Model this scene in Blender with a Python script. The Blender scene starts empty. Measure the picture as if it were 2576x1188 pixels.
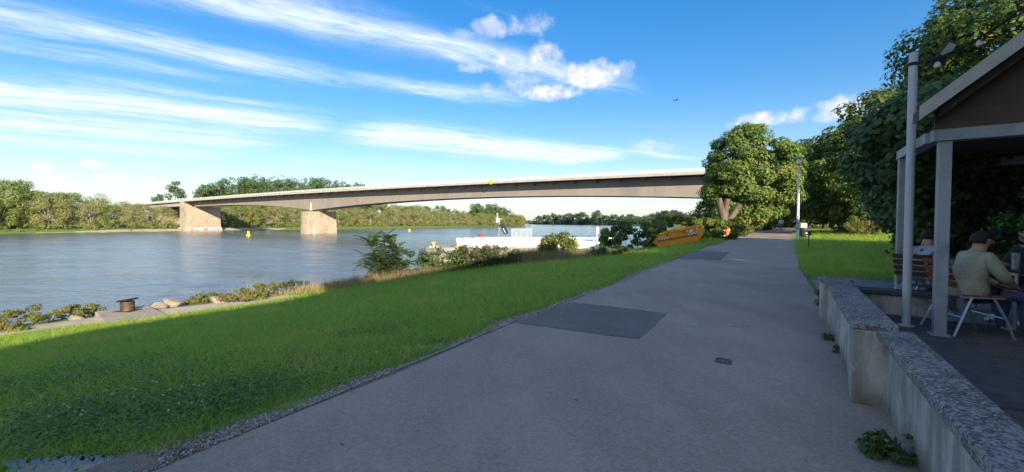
import bpy, bmesh, math, random
import numpy as np
from mathutils import Vector, Matrix
R = math.radians
scene = bpy.context.scene
C = scene.collection

# ------------------------------------------------------------------ camera
CAM_H = 1.5
PITCH = math.atan(33 / 1080)
cam_d = bpy.data.cameras.new('camera')
cam_d.sensor_width = 36.0
cam_d.lens = 36.0 * 1080 / 2576
cam_d.clip_end = 12000
cam_d.clip_start = 0.05
cam = bpy.data.objects.new('camera', cam_d)
C.objects.link(cam)
cam.location = (0, 0, CAM_H)
cam.rotation_euler = (math.pi / 2 - PITCH, 0, 0)
scene.camera = cam

# ------------------------------------------------------------------ sun and sky
SUN_DIR = Vector((0.36, -0.93, 0)).normalized()      # horizontal direction towards the sun
SUN_EL = R(17.5)
SUN_AZ = math.atan2(SUN_DIR.x, SUN_DIR.y)            # clockwise from +Y
sun_d = bpy.data.lights.new('sun', 'SUN')
sun_d.energy = 2.95
sun_d.angle = R(0.5)
sun_d.color = (1.0, 0.86, 0.66)
sun = bpy.data.objects.new('sun', sun_d)
C.objects.link(sun)
to_sun = Vector((SUN_DIR.x * math.cos(SUN_EL), SUN_DIR.y * math.cos(SUN_EL), math.sin(SUN_EL)))
sun.rotation_euler = to_sun.to_track_quat('Z', 'Y').to_euler()
sun.location = (0, 0, 60)

world = bpy.data.worlds.new('World')
scene.world = world
world.use_nodes = True
wt = world.node_tree
wt.nodes.clear()


class X:
    """arithmetic on node sockets"""
    def __init__(self, t, s):
        self.t, self.s = t, s

    def op(self, name, *a, clamp=False):
        n = self.t.nodes.new('ShaderNodeMath')
        n.operation = name
        n.use_clamp = clamp
        for i, v in enumerate((self,) + a):
            if isinstance(v, X):
                self.t.links.new(v.s, n.inputs[i])
            else:
                n.inputs[i].default_value = v
        return X(self.t, n.outputs[0])

    def __add__(self, o): return self.op('ADD', o)
    def __radd__(self, o): return self.op('ADD', o)
    def __sub__(self, o): return self.op('SUBTRACT', o)
    def __rsub__(self, o): return (self * -1) + o
    def __mul__(self, o): return self.op('MULTIPLY', o)
    def __rmul__(self, o): return self.op('MULTIPLY', o)
    def __truediv__(self, o): return self.op('DIVIDE', o)
    def max(self, o): return self.op('MAXIMUM', o)
    def min(self, o): return self.op('MINIMUM', o)

    def step(self, lo, hi):
        n = self.t.nodes.new('ShaderNodeMapRange')
        n.interpolation_type = 'SMOOTHSTEP'
        self.t.links.new(self.s, n.inputs['Value'])
        n.inputs['From Min'].default_value = lo
        n.inputs['From Max'].default_value = hi
        return X(self.t, n.outputs['Result'])

    def gauss(self, c, w):
        q = (self - c) * (1.0 / w)
        return (q * q * -1.0).op('EXPONENT')


def xnoise(t, vec, scale, detail=6, rough=0.55, dist=0.0):
    n = t.nodes.new('ShaderNodeTexNoise')
    n.inputs['Scale'].default_value = scale
    n.inputs['Detail'].default_value = detail
    n.inputs['Roughness'].default_value = rough
    n.inputs['Distortion'].default_value = dist
    t.links.new(vec, n.inputs['Vector'])
    return X(t, n.outputs[0])


def xvec(t, x, y, z=0.0):
    n = t.nodes.new('ShaderNodeCombineXYZ')
    for i, v in enumerate((x, y, z)):
        if isinstance(v, X):
            t.links.new(v.s, n.inputs[i])
        else:
            n.inputs[i].default_value = v
    return n.outputs[0]


def xmix(t, fac, a, b):
    n = t.nodes.new('ShaderNodeMix')
    n.data_type = 'RGBA'
    for sock, v in ((n.inputs['Factor'], fac), (n.inputs[6], a), (n.inputs[7], b)):
        if isinstance(v, X):
            t.links.new(v.s, sock)
        elif isinstance(v, (tuple, float, int)):
            sock.default_value = v if not isinstance(v, tuple) else (v + (1,) if len(v) == 3 else v)
        else:
            t.links.new(v, sock)
    return n.outputs[2]


def build_sky():
    t = wt
    tc = t.nodes.new('ShaderNodeTexCoord')
    nrm = t.nodes.new('ShaderNodeVectorMath')
    nrm.operation = 'NORMALIZE'
    t.links.new(tc.outputs['Generated'], nrm.inputs[0])
    D = nrm.outputs[0]
    sep = t.nodes.new('ShaderNodeSeparateXYZ')
    t.links.new(D, sep.inputs[0])
    x, y, z = (X(t, sep.outputs[i]) for i in range(3))
    sky = t.nodes.new('ShaderNodeTexSky')
    sky.sky_type = 'NISHITA'
    sky.sun_disc = False
    sky.sun_elevation = SUN_EL
    sky.sun_rotation = SUN_AZ
    sky.altitude = 100
    sky.air_density = 1.0
    sky.dust_density = 0.15
    sky.ozone_density = 2.0
    hs = t.nodes.new('ShaderNodeHueSaturation')
    hs.inputs['Hue'].default_value = SKY_HUE
    hs.inputs['Saturation'].default_value = SKY_SAT
    hs.inputs['Value'].default_value = 1.0
    ga = t.nodes.new('ShaderNodeGamma')
    ga.inputs['Gamma'].default_value = SKY_GAMMA
    t.links.new(sky.outputs[0], ga.inputs['Color'])
    t.links.new(ga.outputs[0], hs.inputs['Color'])
    # high cloud layer: a plane overhead, bands all running one way
    zc = z.max(0.02)
    Xp, Yp = x / zc, y / zc
    a = Xp * 0.84 + Yp * 0.54
    n0 = Yp * 0.84 - Xp * 0.54
    warp = xnoise(t, xvec(t, a * 0.5, n0 * 0.9, 3.1), 1.0, 4, 0.6) - 0.5
    n = n0 + warp * 0.75
    fib = xnoise(t, xvec(t, a * 0.7, n * 4.2, 1.7), 1.0, 10, 0.68, 0.6)
    puf = xnoise(t, xvec(t, a * 2.6, n * 6.0, 9.2), 1.4, 8, 0.7, 0.5)
    bands = [  # n, width, a from, a to, strength
        (2.28, 0.25, -1.2, 2.6, 1.0),
        (1.75, 0.10, 0.6, 1.8, 0.25),
        (3.12, 0.30, -7.0, 0.75, 1.05),
        (3.02, 0.20, 0.55, 2.1, 0.95),
        (3.62, 0.22, -7.0, 0.2, 0.75),
        (4.12, 0.16, -1.0, 0.8, 0.85),
        (4.95, 0.70, -7.0, 0.95, 1.25),
        (4.95, 0.80, 1.0, 5.0, 1.6),
        (4.10, 0.25, 3.6, 6.2, 0.85),
        (6.2, 0.95, -9.0, 0.5, 1.15),
        (7.6, 1.0, -12.0, 0.0, 0.9),
        (7.8, 0.7, 0.5, 4.5, 0.5),
    ]
    cov = None
    for (nc, w, a0, a1, st) in bands:
        g = n.gauss(nc, w) * a.step(a0 - 0.5, a0 + 0.6) * (1.0 - a.step(a1 - 0.7, a1 + 0.5)) * st
        cov = g if cov is None else cov.max(g)
    # elsewhere (overhead and behind) the same kind of bands, scattered by noise, thickened to add fill to the shade
    wide = xnoise(t, xvec(t, a * 0.25, n0 * 1.1, 5.5), 1.0, 3, 0.5).step(0.36, 0.60) * (1.0 - y.step(-0.05, 0.40)) * 1.15
    cov = cov.max(wide)
    streak = cov * (fib * 1.45 + puf * 1.05 - 0.62)
    high = streak.step(0.06, 1.12) * 0.9
    # low cumulus, each a lump in its own direction
    az = x.op('ARCTAN2', y)
    el = z.op('ARCSINE')
    lump = xnoise(t, D, 14.0, 7, 0.6)
    lump2 = xnoise(t, D, 38.0, 5, 0.6)
    blobs = [  # px, py, half width, half height, strength
        (1360, 150, 60, 38, .75), (1485, 190, 78, 34, .9), (1370, 237, 95, 20, .9), (1300, 190, 60, 60, .6),
        (1230, 75, 50, 25, .5), (1340, 66, 70, 30, .55), (1165, 95, 40, 18, .4), (1225, 222, 26, 16, .5),
        (1570, 180, 30, 26, .3), (1190, 178, 50, 14, .55),
        (1960, 297, 125, 26, .8), (2110, 272, 120, 36, .75),
        (110, 417, 42, 18, .9), (250, 413, 52, 18, 1.0), (315, 462, 110, 26, 1.0), (130, 462, 95, 26, .85),
        (1640, 372, 90, 22, .35),
        (1330, 512, 60, 12, .7), (1400, 525, 70, 14, .75), (1500, 520, 90, 14, .8), (1640, 520, 120, 12, .7), (1750, 530, 90, 14, .6),
        (2500, 480, 200, 30, .7), (-250, 450, 200, 40, .9), (3100, 420, 260, 50, .8),
    ]
    cum = None
    for (px, py, hw, hh, st) in blobs:
        ac = math.atan((px - 1288) / 1080)
        ec = math.atan((561 - py) / 1080 * math.cos(ac))
        sx = hw / 1080 * math.cos(ac) ** 2
        sy = hh / 1080 * math.cos(ac)
        qa, qe = (az - ac) * (1 / sx), (el - ec) * (1 / sy)
        r2 = qa * qa + qe * qe
        m = (0.95 - r2 * 0.95 + (lump - 0.5) * 3.0 + (lump2 - 0.5) * 1.8).step(-0.1, 1.35) * st
        cum = m if cum is None else cum.max(m)
    # thin veil over the horizon
    veil = (1.0 - z.step(-0.02, 0.28)) * (0.34 + (fib - 0.5) * 0.35)
    veil = (veil + (1.0 - z.step(-0.01, 0.09)) * 0.45).max(0.0).min(0.9)
    K = CLOUD_K
    c1 = xmix(t, veil, hs.outputs[0], (0.90 * K * .66, 0.98 * K * .66, 1.12 * K * .66))
    c2 = xmix(t, high, c1, (0.90 * K, 0.97 * K, 1.10 * K))
    shade = lump2.step(0.35, 0.7)
    ccol = xmix(t, shade, (0.80 * K, 0.78 * K, 0.84 * K), (1.10 * K, 1.04 * K, 0.98 * K))
    c3 = xmix(t, cum * 0.95, c2, ccol)
    bg = t.nodes.new('ShaderNodeBackground')
    bg.inputs['Strength'].default_value = SKY_STRENGTH
    t.links.new(c3, bg.inputs['Color'])
    out = t.nodes.new('ShaderNodeOutputWorld')
    t.links.new(bg.outputs[0], out.inputs['Surface'])
    world.cycles.sampling_method = 'MANUAL'
    world.cycles.sample_map_resolution = 1024


SKY_STRENGTH = 0.092
SKY_HUE = 0.512
SKY_SAT = 1.75
SKY_GAMMA = 0.70
CLOUD_K = 3.7
build_sky()

vs = scene.view_settings
vs.view_transform = 'Standard'
vs.look = 'None'
vs.gamma = 1.0
vs.use_curve_mapping = False
vs.exposure = 1.82
scene.cycles.max_bounces = 8
scene.cycles.transparent_max_bounces = 8
scene.cycles.use_denoising = True
scene.cycles.sample_clamp_indirect = 6

# ------------------------------------------------------------------ helpers
def tag(o, label=None, cat=None, group=None, kind=None):
    if label: o['label'] = label
    if cat: o['category'] = cat
    if group: o['group'] = group
    if kind: o['kind'] = kind
    return o


def link(o, parent=None):
    C.objects.link(o)
    if parent is not None:
        o.parent = parent
    return o


def empty(name, loc=(0, 0, 0), rz=0.0, label=None, cat=None, group=None):
    o = bpy.data.objects.new(name, None)
    o.empty_display_size = 0.2
    o.location = loc
    o.rotation_euler = (0, 0, rz)
    link(o)
    return tag(o, label, cat, group)


def np_mesh(name, V, F, mats, smooth=False, midx=None):
    """V (n,3) float, F (m,k) int -> mesh"""
    V = np.asarray(V, dtype=np.float32)
    F = np.asarray(F, dtype=np.int32)
    me = bpy.data.meshes.new(name)
    k = F.shape[1]
    me.vertices.add(len(V))
    me.vertices.foreach_set('co', V.ravel())
    me.loops.add(F.size)
    me.loops.foreach_set('vertex_index', F.ravel())
    me.polygons.add(len(F))
    me.polygons.foreach_set('loop_start', np.arange(0, F.size, k, dtype=np.int32))
    if smooth:
        me.polygons.foreach_set('use_smooth', np.ones(len(F), dtype=bool))
    if not isinstance(mats, (list, tuple)):
        mats = [mats]
    for m in mats:
        me.materials.append(m)
    if midx is not None:
        me.polygons.foreach_set('material_index', np.asarray(midx, dtype=np.int32))
    me.update()
    me.validate()
    return me


def np_obj(name, V, F, mats, parent=None, smooth=False, midx=None):
    o = bpy.data.objects.new(name, np_mesh(name, V, F, mats, smooth, midx))
    return link(o, parent)


class MB:
    def __init__(self):
        self.v, self.f, self.m = [], [], []
        self.M = None

    def _add(self, vs, fs, mi=0):
        b = len(self.v)
        if self.M is not None:
            vs = [tuple(self.M @ Vector(p)) for p in vs]
        self.v += [tuple(p) for p in vs]
        self.f += [tuple(i + b for i in f) for f in fs]
        self.m += [mi] * len(fs)
        return self

    def box(self, x0, x1, y0, y1, z0, z1, mi=0):
        vs = [(x0, y0, z0), (x1, y0, z0), (x1, y1, z0), (x0, y1, z0), (x0, y0, z1), (x1, y0, z1), (x1, y1, z1), (x0, y1, z1)]
        return self._add(vs, [(0, 3, 2, 1), (4, 5, 6, 7), (0, 1, 5, 4), (1, 2, 6, 5), (2, 3, 7, 6), (3, 0, 4, 7)], mi)

    def hexa(self, bot, top, mi=0):
        """two quads (or n-gons) with matching corners"""
        n = len(bot)
        fs = [tuple(range(n))[::-1], tuple(range(n, 2 * n))]
        fs += [(i, (i + 1) % n, n + (i + 1) % n, n + i) for i in range(n)]
        return self._add(list(bot) + list(top), fs, mi)

    def bar(self, a, b, w, h=None, mi=0, up=(0, 0, 1)):
        """square bar from a to b"""
        h = w if h is None else h
        a, b = Vector(a), Vector(b)
        d = (b - a).normalized()
        u = Vector(up)
        if abs(d.dot(u)) > 0.95:
            u = Vector((1, 0, 0)) if abs(d.x) < .9 else Vector((0, 1, 0))
        s = d.cross(u).normalized() * (w / 2)
        u2 = s.cross(d).normalized() * (h / 2)
        q = [(-s - u2), (s - u2), (s + u2), (-s + u2)]
        return self.hexa([a + p for p in q], [b + p for p in q], mi)

    def tube(self, pts, rad, n=8, mi=0, cap=True):
        pts = [Vector(p) for p in pts]
        if not isinstance(rad, (list, tuple)):
            rad = [rad] * len(pts)
        vs, fs = [], []
        prev = None
        for i, p in enumerate(pts):
            d = (pts[min(i + 1, len(pts) - 1)] - pts[max(i - 1, 0)]).normalized()
            if prev is None:
                u = Vector((0, 0, 1)) if abs(d.z) < .9 else Vector((1, 0, 0))
                s = d.cross(u).normalized()
            else:
                s = (prev - d * prev.dot(d)).normalized()
            prev = s
            u = d.cross(s).normalized()
            for k in range(n):
                a = 2 * math.pi * k / n
                vs.append(p + (s * math.cos(a) + u * math.sin(a)) * rad[i])
        for i in range(len(pts) - 1):
            for k in range(n):
                fs.append((i * n + k, i * n + (k + 1) % n, (i + 1) * n + (k + 1) % n, (i + 1) * n + k))
        if cap:
            fs.append(tuple(range(n))[::-1])
            fs.append(tuple(range((len(pts) - 1) * n, len(pts) * n)))
        return self._add(vs, fs, mi)

    def lathe(self, prof, n=16, mi=0, at=(0, 0, 0)):
        """prof: list of (r, z)"""
        vs, fs = [], []
        for r, z in prof:
            for k in range(n):
                a = 2 * math.pi * k / n
                vs.append((at[0] + r * math.cos(a), at[1] + r * math.sin(a), at[2] + z))
        m = len(prof)
        for i in range(m - 1):
            for k in range(n):
                fs.append((i * n + k, i * n + (k + 1) % n, (i + 1) * n + (k + 1) % n, (i + 1) * n + k))
        fs.append(tuple(range(n))[::-1])
        fs.append(tuple(range((m - 1) * n, m * n)))
        return self._add(vs, fs, mi)

    def poly(self, pts, mi=0):
        return self._add(pts, [tuple(range(len(pts)))], mi)

    def mesh(self, name, mats, smooth=False):
        me = bpy.data.meshes.new(name)
        me.from_pydata(self.v, [], self.f)
        if not isinstance(mats, (list, tuple)):
            mats = [mats]
        for m in mats:
            me.materials.append(m)
        me.polygons.foreach_set('material_index', self.m)
        bm = bmesh.new()
        bm.from_mesh(me)
        bmesh.ops.recalc_face_normals(bm, faces=bm.faces)
        bm.to_mesh(me)
        bm.free()
        if smooth:
            me.polygons.foreach_set('use_smooth', [True] * len(me.polygons))
            try:
                me.set_sharp_from_angle(angle=R(40))
            except Exception:
                pass
        me.update()
        return me

    def build(self, name, mats, parent=None, smooth=False, bevel=0.0, seg=2):
        o = bpy.data.objects.new(name, self.mesh(name, mats, smooth))
        link(o, parent)
        if bevel:
            b = o.modifiers.new('bevel', 'BEVEL')
            b.width = bevel
            b.segments = seg
            b.limit_method = 'ANGLE'
            b.angle_limit = R(35)
        return o


# ------------------------------------------------------------------ materials
def nodes_of(name):
    m = bpy.data.materials.new(name)
    m.use_nodes = True
    t = m.node_tree
    t.nodes.clear()
    out = t.nodes.new('ShaderNodeOutputMaterial')
    return m, t, out


def coords(t, kind='Object', scale=(1, 1, 1)):
    tc = t.nodes.new('ShaderNodeTexCoord')
    if kind == 'World':
        g = t.nodes.new('ShaderNodeNewGeometry')
        src = g.outputs['Position']
    else:
        src = tc.outputs[kind]
    mp = t.nodes.new('ShaderNodeMapping')
    mp.inputs['Scale'].default_value = scale
    t.links.new(src, mp.inputs['Vector'])
    return mp.outputs[0]


def rgba(c):
    return tuple(c) + (1,) if len(c) == 3 else tuple(c)


def surf(name, c1, c2=None, scale=4.0, rough=0.8, metal=0.0, bump=0.0, bscale=None, spec=0.4, c3=None, scale3=0.6,
         thr3=(0.5, 0.7), stretch=(1, 1, 1), detail=6, kind='World', rvar=0.0, contrast=(0.35, 0.65), bdist=0.02):
    """general noise-mottled surface"""
    m, t, out = nodes_of(name)
    p = t.nodes.new('ShaderNodeBsdfPrincipled')
    t.links.new(p.outputs[0], out.inputs['Surface'])
    p.inputs['Roughness'].default_value = rough
    p.inputs['Metallic'].default_value = metal
    p.inputs['Specular IOR Level'].default_value = spec
    v = coords(t, kind, stretch)
    n1 = xnoise(t, v, scale, detail, 0.6)
    c2 = c2 or tuple(x * 0.8 for x in c1)
    col = xmix(t, n1.step(*contrast), rgba(c1), rgba(c2))
    if c3:
        n3 = xnoise(t, v, scale3, 5, 0.65)
        col = xmix(t, n3.step(*thr3), col, rgba(c3))
    t.links.new(col, p.inputs['Base Color'])
    if rvar:
        t.links.new((n1 * rvar + (rough - rvar * 0.5)).s, p.inputs['Roughness'])
    if bump:
        nb = xnoise(t, v, bscale or scale * 3, 5, 0.6)
        b = t.nodes.new('ShaderNodeBump')
        b.inputs['Strength'].default_value = bump
        b.inputs['Distance'].default_value = bdist
        t.links.new(nb.s, b.inputs['Height'])
        t.links.new(b.outputs[0], p.inputs['Normal'])
    return m


def leafmat(name, cols, trans=0.35, rough=0.55, spread=None, patch=None, pscale=0.5):
    """cols: ramp of leaf colours spread per leaf"""
    m, t, out = nodes_of(name)
    g = t.nodes.new('ShaderNodeNewGeometry')
    r = t.nodes.new('ShaderNodeValToRGB')
    el = r.color_ramp.elements
    pos = spread or [i / max(1, len(cols) - 1) for i in range(len(cols))]
    el[0].position, el[0].color = pos[0], rgba(cols[0])
    el[1].position, el[1].color = pos[-1], rgba(cols[-1])
    for q, c in zip(pos[1:-1], cols[1:-1]):
        e = el.new(q)
        e.color = rgba(c)
    t.links.new(g.outputs['Random Per Island'], r.inputs[0])
    col = r.outputs[0]
    if patch:
        v = coords(t, 'World')
        n = xnoise(t, v, pscale, 4, 0.6)
        col = xmix(t, n.step(0.5, 0.72) * 0.85, col, rgba(patch))
    p = t.nodes.new('ShaderNodeBsdfPrincipled')
    p.inputs['Roughness'].default_value = rough
    p.inputs['Specular IOR Level'].default_value = 0.25
    t.links.new(col, p.inputs['Base Color'])
    tr = t.nodes.new('ShaderNodeBsdfTranslucent')
    br = xmix(t, 0.5, col, col)
    hs = t.nodes.new('ShaderNodeHueSaturation')
    hs.inputs['Value'].default_value = 1.5
    hs.inputs['Hue'].default_value = 0.485
    t.links.new(br, hs.inputs['Color'])
    t.links.new(hs.outputs[0], tr.inputs['Color'])
    mx = t.nodes.new('ShaderNodeMixShader')
    mx.inputs[0].default_value = trans
    t.links.new(p.outputs[0], mx.inputs[1])
    t.links.new(tr.outputs[0], mx.inputs[2])
    t.links.new(mx.outputs[0], out.inputs['Surface'])
    return m


# ------------------------------------------------------------------ pixel rays -> real places (photo shown 2576 wide)
def ray(px, py):
    u, v = (px - 1288) / 1080, (594 - py) / 1080
    return np.array([u, math.cos(PITCH) + v * math.sin(PITCH), -math.sin(PITCH) + v * math.cos(PITCH)])


def at_z(px, py, z):
    d = ray(px, py)
    k = (z - CAM_H) / d[2]
    return Vector((d[0] * k, d[1] * k, z))


def at_y(px, py, y):
    d = ray(px, py)
    k = y / d[1]
    return Vector((d[0] * k, y, CAM_H + d[2] * k))


# ------------------------------------------------------------------ terrain
S2 = np.array([0.54, 0.842]); S2 /= np.linalg.norm(S2)
T2 = np.array([-S2[1], S2[0]])
O2 = np.array([0.0, 6.2])
WATER = -3.0


def st(x, y):
    rx, ry = np.asarray(x) - O2[0], np.asarray(y) - O2[1]
    return rx * S2[0] + ry * S2[1], rx * T2[0] + ry * T2[1]


def xy(s, t):
    return O2[0] + np.asarray(s) * S2[0] + np.asarray(t) * T2[0], O2[1] + np.asarray(s) * S2[1] + np.asarray(t) * T2[1]


def base_z(y):
    return 0.007 * np.clip(y, -30, 60)


_PS = np.array([-60, -20, -3, 3, 6.5, 10, 15, 18.5, 22, 26, 30, 45, 120, 300, 650, 1900, 5000], float)
_A_t = np.array([16, 16, 15.4, 13.8, 11.9, 11.5, 9.6, 6.4, 5.2, 4.8, 4.2, 3.5, 5, 40, 170, 880, 2600], float)
_A_z = np.array([-1.75, -1.75, -1.8, -1.75, -1.25, -1.15, -0.9, -0.6, -0.55, -0.5, -0.35, -0.1, -0.1, -0.2, -0.2, -0.2, -0.2])
_B_t = np.array([18.5, 18.5, 18, 16.5, 14, 13.2, 11.5, 9, 8, 7.5, 7, 7, 9, 46, 180, 895, 2620], float)
_B_z = np.array([-1.85, -1.85, -1.9, -1.85, -1.6, -1.5, -1.3, -1.1, -1.2, -1.2, -1.2, -1.0, -1.0, -1.0, -1.2, -1.2, -1.2])
_C_t = np.array([21.5, 21.5, 21, 19.5, 18, 17, 16, 14.5, 13.5, 13, 13, 13, 16, 56, 192, 912, 2650], float)
_F_t = np.array([275, 272, 271, 270, 270, 270, 270, 270, 270, 270, 270, 270, 268, 268, 420, 1500, 4400], float)


def H(x, y):
    x, y = np.asarray(x, float), np.asarray(y, float)
    s, t = st(x, y)
    b = base_z(y)
    At, Az = np.interp(s, _PS, _A_t), np.interp(s, _PS, _A_z)
    Bt, Bz = np.interp(s, _PS, _B_t), np.interp(s, _PS, _B_z)
    Ct = np.interp(s, _PS, _C_t)
    Ft = np.interp(s, np.append(_PS[:-4], [300, 480, 650, 1900, 5000]), np.append(_F_t[:-4], [268, 285, 520, 1500, 4400]))
    zb = b + Bz
    q = np.clip(t / At, 0, 1)
    lawn = b + Az * (q * 0.75 + 0.25 * q * q * (3 - 2 * q))
    mid = b + Az + (Bz - Az) * np.clip((t - At) / (Bt - At), 0, 1)
    drop = zb + (WATER - zb) * np.clip((t - Bt) / (Ct - Bt), 0, 1) ** 0.9
    bed = WATER - 2.5 * np.clip((t - Ct) / 12.0, 0, 1)
    z = np.where(t < At, lawn, np.where(t < Bt, mid, np.where(t < Ct, drop, bed)))
    # right of the path: level, rising slightly behind
    right = b + 0.012 * np.clip(-t - 4.6, 0, 40)
    z = np.where(t < 0, right, z)
    # small rise beside the path where the skip stands
    z = z + 0.26 * np.exp(-((s - 25.2) ** 2 / 10 + (t - 1.3) ** 2 / 3.2)) * np.clip(t / 0.9, 0, 1)
    # far bank
    far = WATER - 1.5 + 1.5 * np.clip((t - Ft + 14) / 14, 0, 1) + 1.7 * np.clip((t - Ft) / 9, 0, 1) + 1.5 * np.clip((t - Ft - 9) / 40, 0, 1)
    z = np.where(t > Ft - 14, np.maximum(far, WATER - 2.5), z)
    return z


def Hf(x, y):
    return float(H(x, y))


def crest(px, lim=0.0):
    """highest-looking bank point in the direction of a photo column"""
    d = ray(px, 561)
    ys = np.arange(6, 60, .1)
    xs = ys * d[0] / d[1]
    s, t = st(xs, ys)
    ok = t < np.interp(s, _PS, _A_t) + lim
    el = np.where(ok, (H(xs, ys) - CAM_H) / ys, -9)
    i = int(np.argmax(el))
    return Vector((xs[i], ys[i], Hf(xs[i], ys[i])))


def G(px, py, kmax=400.0):
    """where the ray through a photo point meets the terrain (the bank crest if it passes over it)"""
    g = G0_(px, py, kmax)
    if g is None or g.z < WATER + .4:
        return crest(px, .5)
    return g


def G0_(px, py, kmax=400.0):
    d = ray(px, py)
    k0 = 1.0
    for k in np.concatenate([np.arange(1.5, 40, 0.1), np.arange(40, kmax, 0.5)]):
        if CAM_H + d[2] * k < Hf(d[0] * k, d[1] * k):
            a, b = k0, k
            for _ in range(20):
                m = (a + b) / 2
                if CAM_H + d[2] * m < Hf(d[0] * m, d[1] * m): b = m
                else: a = m
            return Vector((d[0] * b, d[1] * b, Hf(d[0] * b, d[1] * b)))
        k0 = k
    return None


PL = np.array([(-9.5, -9.5), (-2.19, 2.45), (-1.65, 3.38), (0.0, 6.2), (2.89, 10.8), (4.6, 13.6), (9.37, 21.4), (17.5, 34.3), (27.9, 50.3), (45, 76.5), (72, 118)])
PR = np.array([(-5.2, -9.5), (1.86, 1.48), (2.94, 3.17), (3.06, 3.62), (4.93, 6.65), (6.25, 8.84), (8.95, 13.2), (13.3, 20.1), (19.9, 30.2), (33.6, 51.3), (50.5, 76.5), (77.5, 118)])


def on_path(x, y, pad=0.0):
    xl = np.interp(y, PL[:, 1], PL[:, 0])
    xr = np.interp(y, PR[:, 1], PR[:, 0])
    return (x > xl - pad * 1.18) & (x < xr + pad * 1.18)


# ---- setting materials
M = {}
M['soil'] = surf('lawn_soil', (0.105, 0.165, 0.035), (0.145, 0.205, 0.048), 3.0, 0.95, c3=(0.085, 0.062, 0.035), scale3=0.9, thr3=(0.62, 0.75), bump=0.6, bscale=14)


def asphalt(name, dark, light, grit=1.0):
    m, t, out = nodes_of(name)
    p = t.nodes.new('ShaderNodeBsdfPrincipled')
    t.links.new(p.outputs[0], out.inputs['Surface'])
    v = coords(t, 'World')
    n1 = xnoise(t, v, 90.0, 2, 0.7)
    n2 = xnoise(t, v, 0.55, 5, 0.6)
    n4 = xnoise(t, coords(t, 'World', (1.6, 0.35, 1)), 1.2, 6, 0.65)
    vo = t.nodes.new('ShaderNodeTexVoronoi')
    vo.inputs['Scale'].default_value = 62
    t.links.new(v, vo.inputs['Vector'])
    sepc = t.nodes.new('ShaderNodeSeparateColor')
    t.links.new(vo.outputs['Color'], sepc.inputs[0])
    chip = X(t, sepc.outputs[0])
    f = (n1 * 0.45 + chip * 0.42 * grit + (n2 - 0.5) * 1.0 + (n4 - 0.5) * 0.8 + 0.04).step(0.0, 1.0)
    col = xmix(t, f, rgba(dark), rgba(light))
    vc = t.nodes.new('ShaderNodeTexVoronoi')
    vc.feature = 'DISTANCE_TO_EDGE'
    vc.inputs['Scale'].default_value = 0.42
    wv_ = t.nodes.new('ShaderNodeVectorMath')
    wv_.operation = 'ADD'
    nz_ = t.nodes.new('ShaderNodeTexNoise')
    nz_.inputs['Scale'].default_value = 1.6
    nz_.inputs['Detail'].default_value = 5
    t.links.new(v, nz_.inputs['Vector'])
    t.links.new(v, wv_.inputs[0])
    t.links.new(nz_.outputs['Color'], wv_.inputs[1])
    t.links.new(wv_.outputs[0], vc.inputs['Vector'])
    crack = (1.0 - X(t, vc.outputs['Distance']).step(0.002, 0.010)) * xnoise(t, v, 0.5, 3, 0.5).step(0.56, 0.66) * 0.5
    col = xmix(t, crack, col, tuple(c * .45 for c in dark))
    stain = xnoise(t, v, 1.1, 6, 0.7).step(0.60, 0.78) * 0.35
    col = xmix(t, stain, col, tuple(c * .72 for c in dark))
    white = chip.op('GREATER_THAN', 0.985)
    col = xmix(t, white * 0.5, col, (0.3, 0.29, 0.27))
    t.links.new(col, p.inputs['Base Color'])
    p.inputs['Roughness'].default_value = 0.82
    p.inputs['Specular IOR Level'].default_value = 0.35
    b = t.nodes.new('ShaderNodeBump')
    b.inputs['Strength'].default_value = 0.5
    b.inputs['Distance'].default_value = 0.006
    t.links.new((chip * 0.6 + n1).s, b.inputs['Height'])
    t.links.new(b.outputs[0], p.inputs['Normal'])
    return m


M['asphalt'] = asphalt('asphalt', (0.250, 0.202, 0.160), (0.395, 0.322, 0.262))
M['asphalt_new'] = asphalt('asphalt_repair', (0.130, 0.112, 0.098), (0.210, 0.184, 0.162), 0.8)
M['gravel'] = surf('gravel', (0.17, 0.14, 0.105), (0.26, 0.23, 0.19), 40, 0.95, bump=1.0, bscale=50, c3=(0.07, 0.055, 0.04), scale3=1.4)
M['towpath'] = surf('towpath_concrete', (0.40, 0.33, 0.24), (0.50, 0.42, 0.31), 2.0, 0.9, bump=0.3, bscale=25, c3=(0.30, 0.24, 0.17), scale3=0.8, thr3=(0.55, 0.8))


def build_ground():
    ss = np.concatenate([np.arange(-60, -12, 3.0), np.arange(-12, 46, 0.6), np.arange(46, 130, 4.0), np.geomspace(130, 5000, 42)])
    ts = np.concatenate([-np.geomspace(1500, 34, 18), np.arange(-32, -6, 2.0), np.arange(-6, 24, 0.5), np.arange(24, 256, 14), np.arange(256, 330, 4.0), np.geomspace(330, 5000, 24)])
    Sg, Tg = np.meshgrid(ss, ts, indexing='ij')
    xg, yg = xy(Sg, Tg)
    zg = H(xg, yg)
    zg = np.where(on_path(xg, yg, 0.05), zg - 0.03, zg)
    V = np.stack([xg, yg, zg], -1).reshape(-1, 3)
    n, m = Sg.shape
    idx = np.arange(n * m).reshape(n, m)
    F = np.stack([idx[:-1, :-1], idx[1:, :-1], idx[1:, 1:], idx[:-1, 1:]], -1).reshape(-1, 4)
    o = np_obj('ground', V, F, M['soil'], smooth=True)
    tag(o, 'grassy river bank falling from the path to the water', kind='structure')


build_ground()


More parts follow.
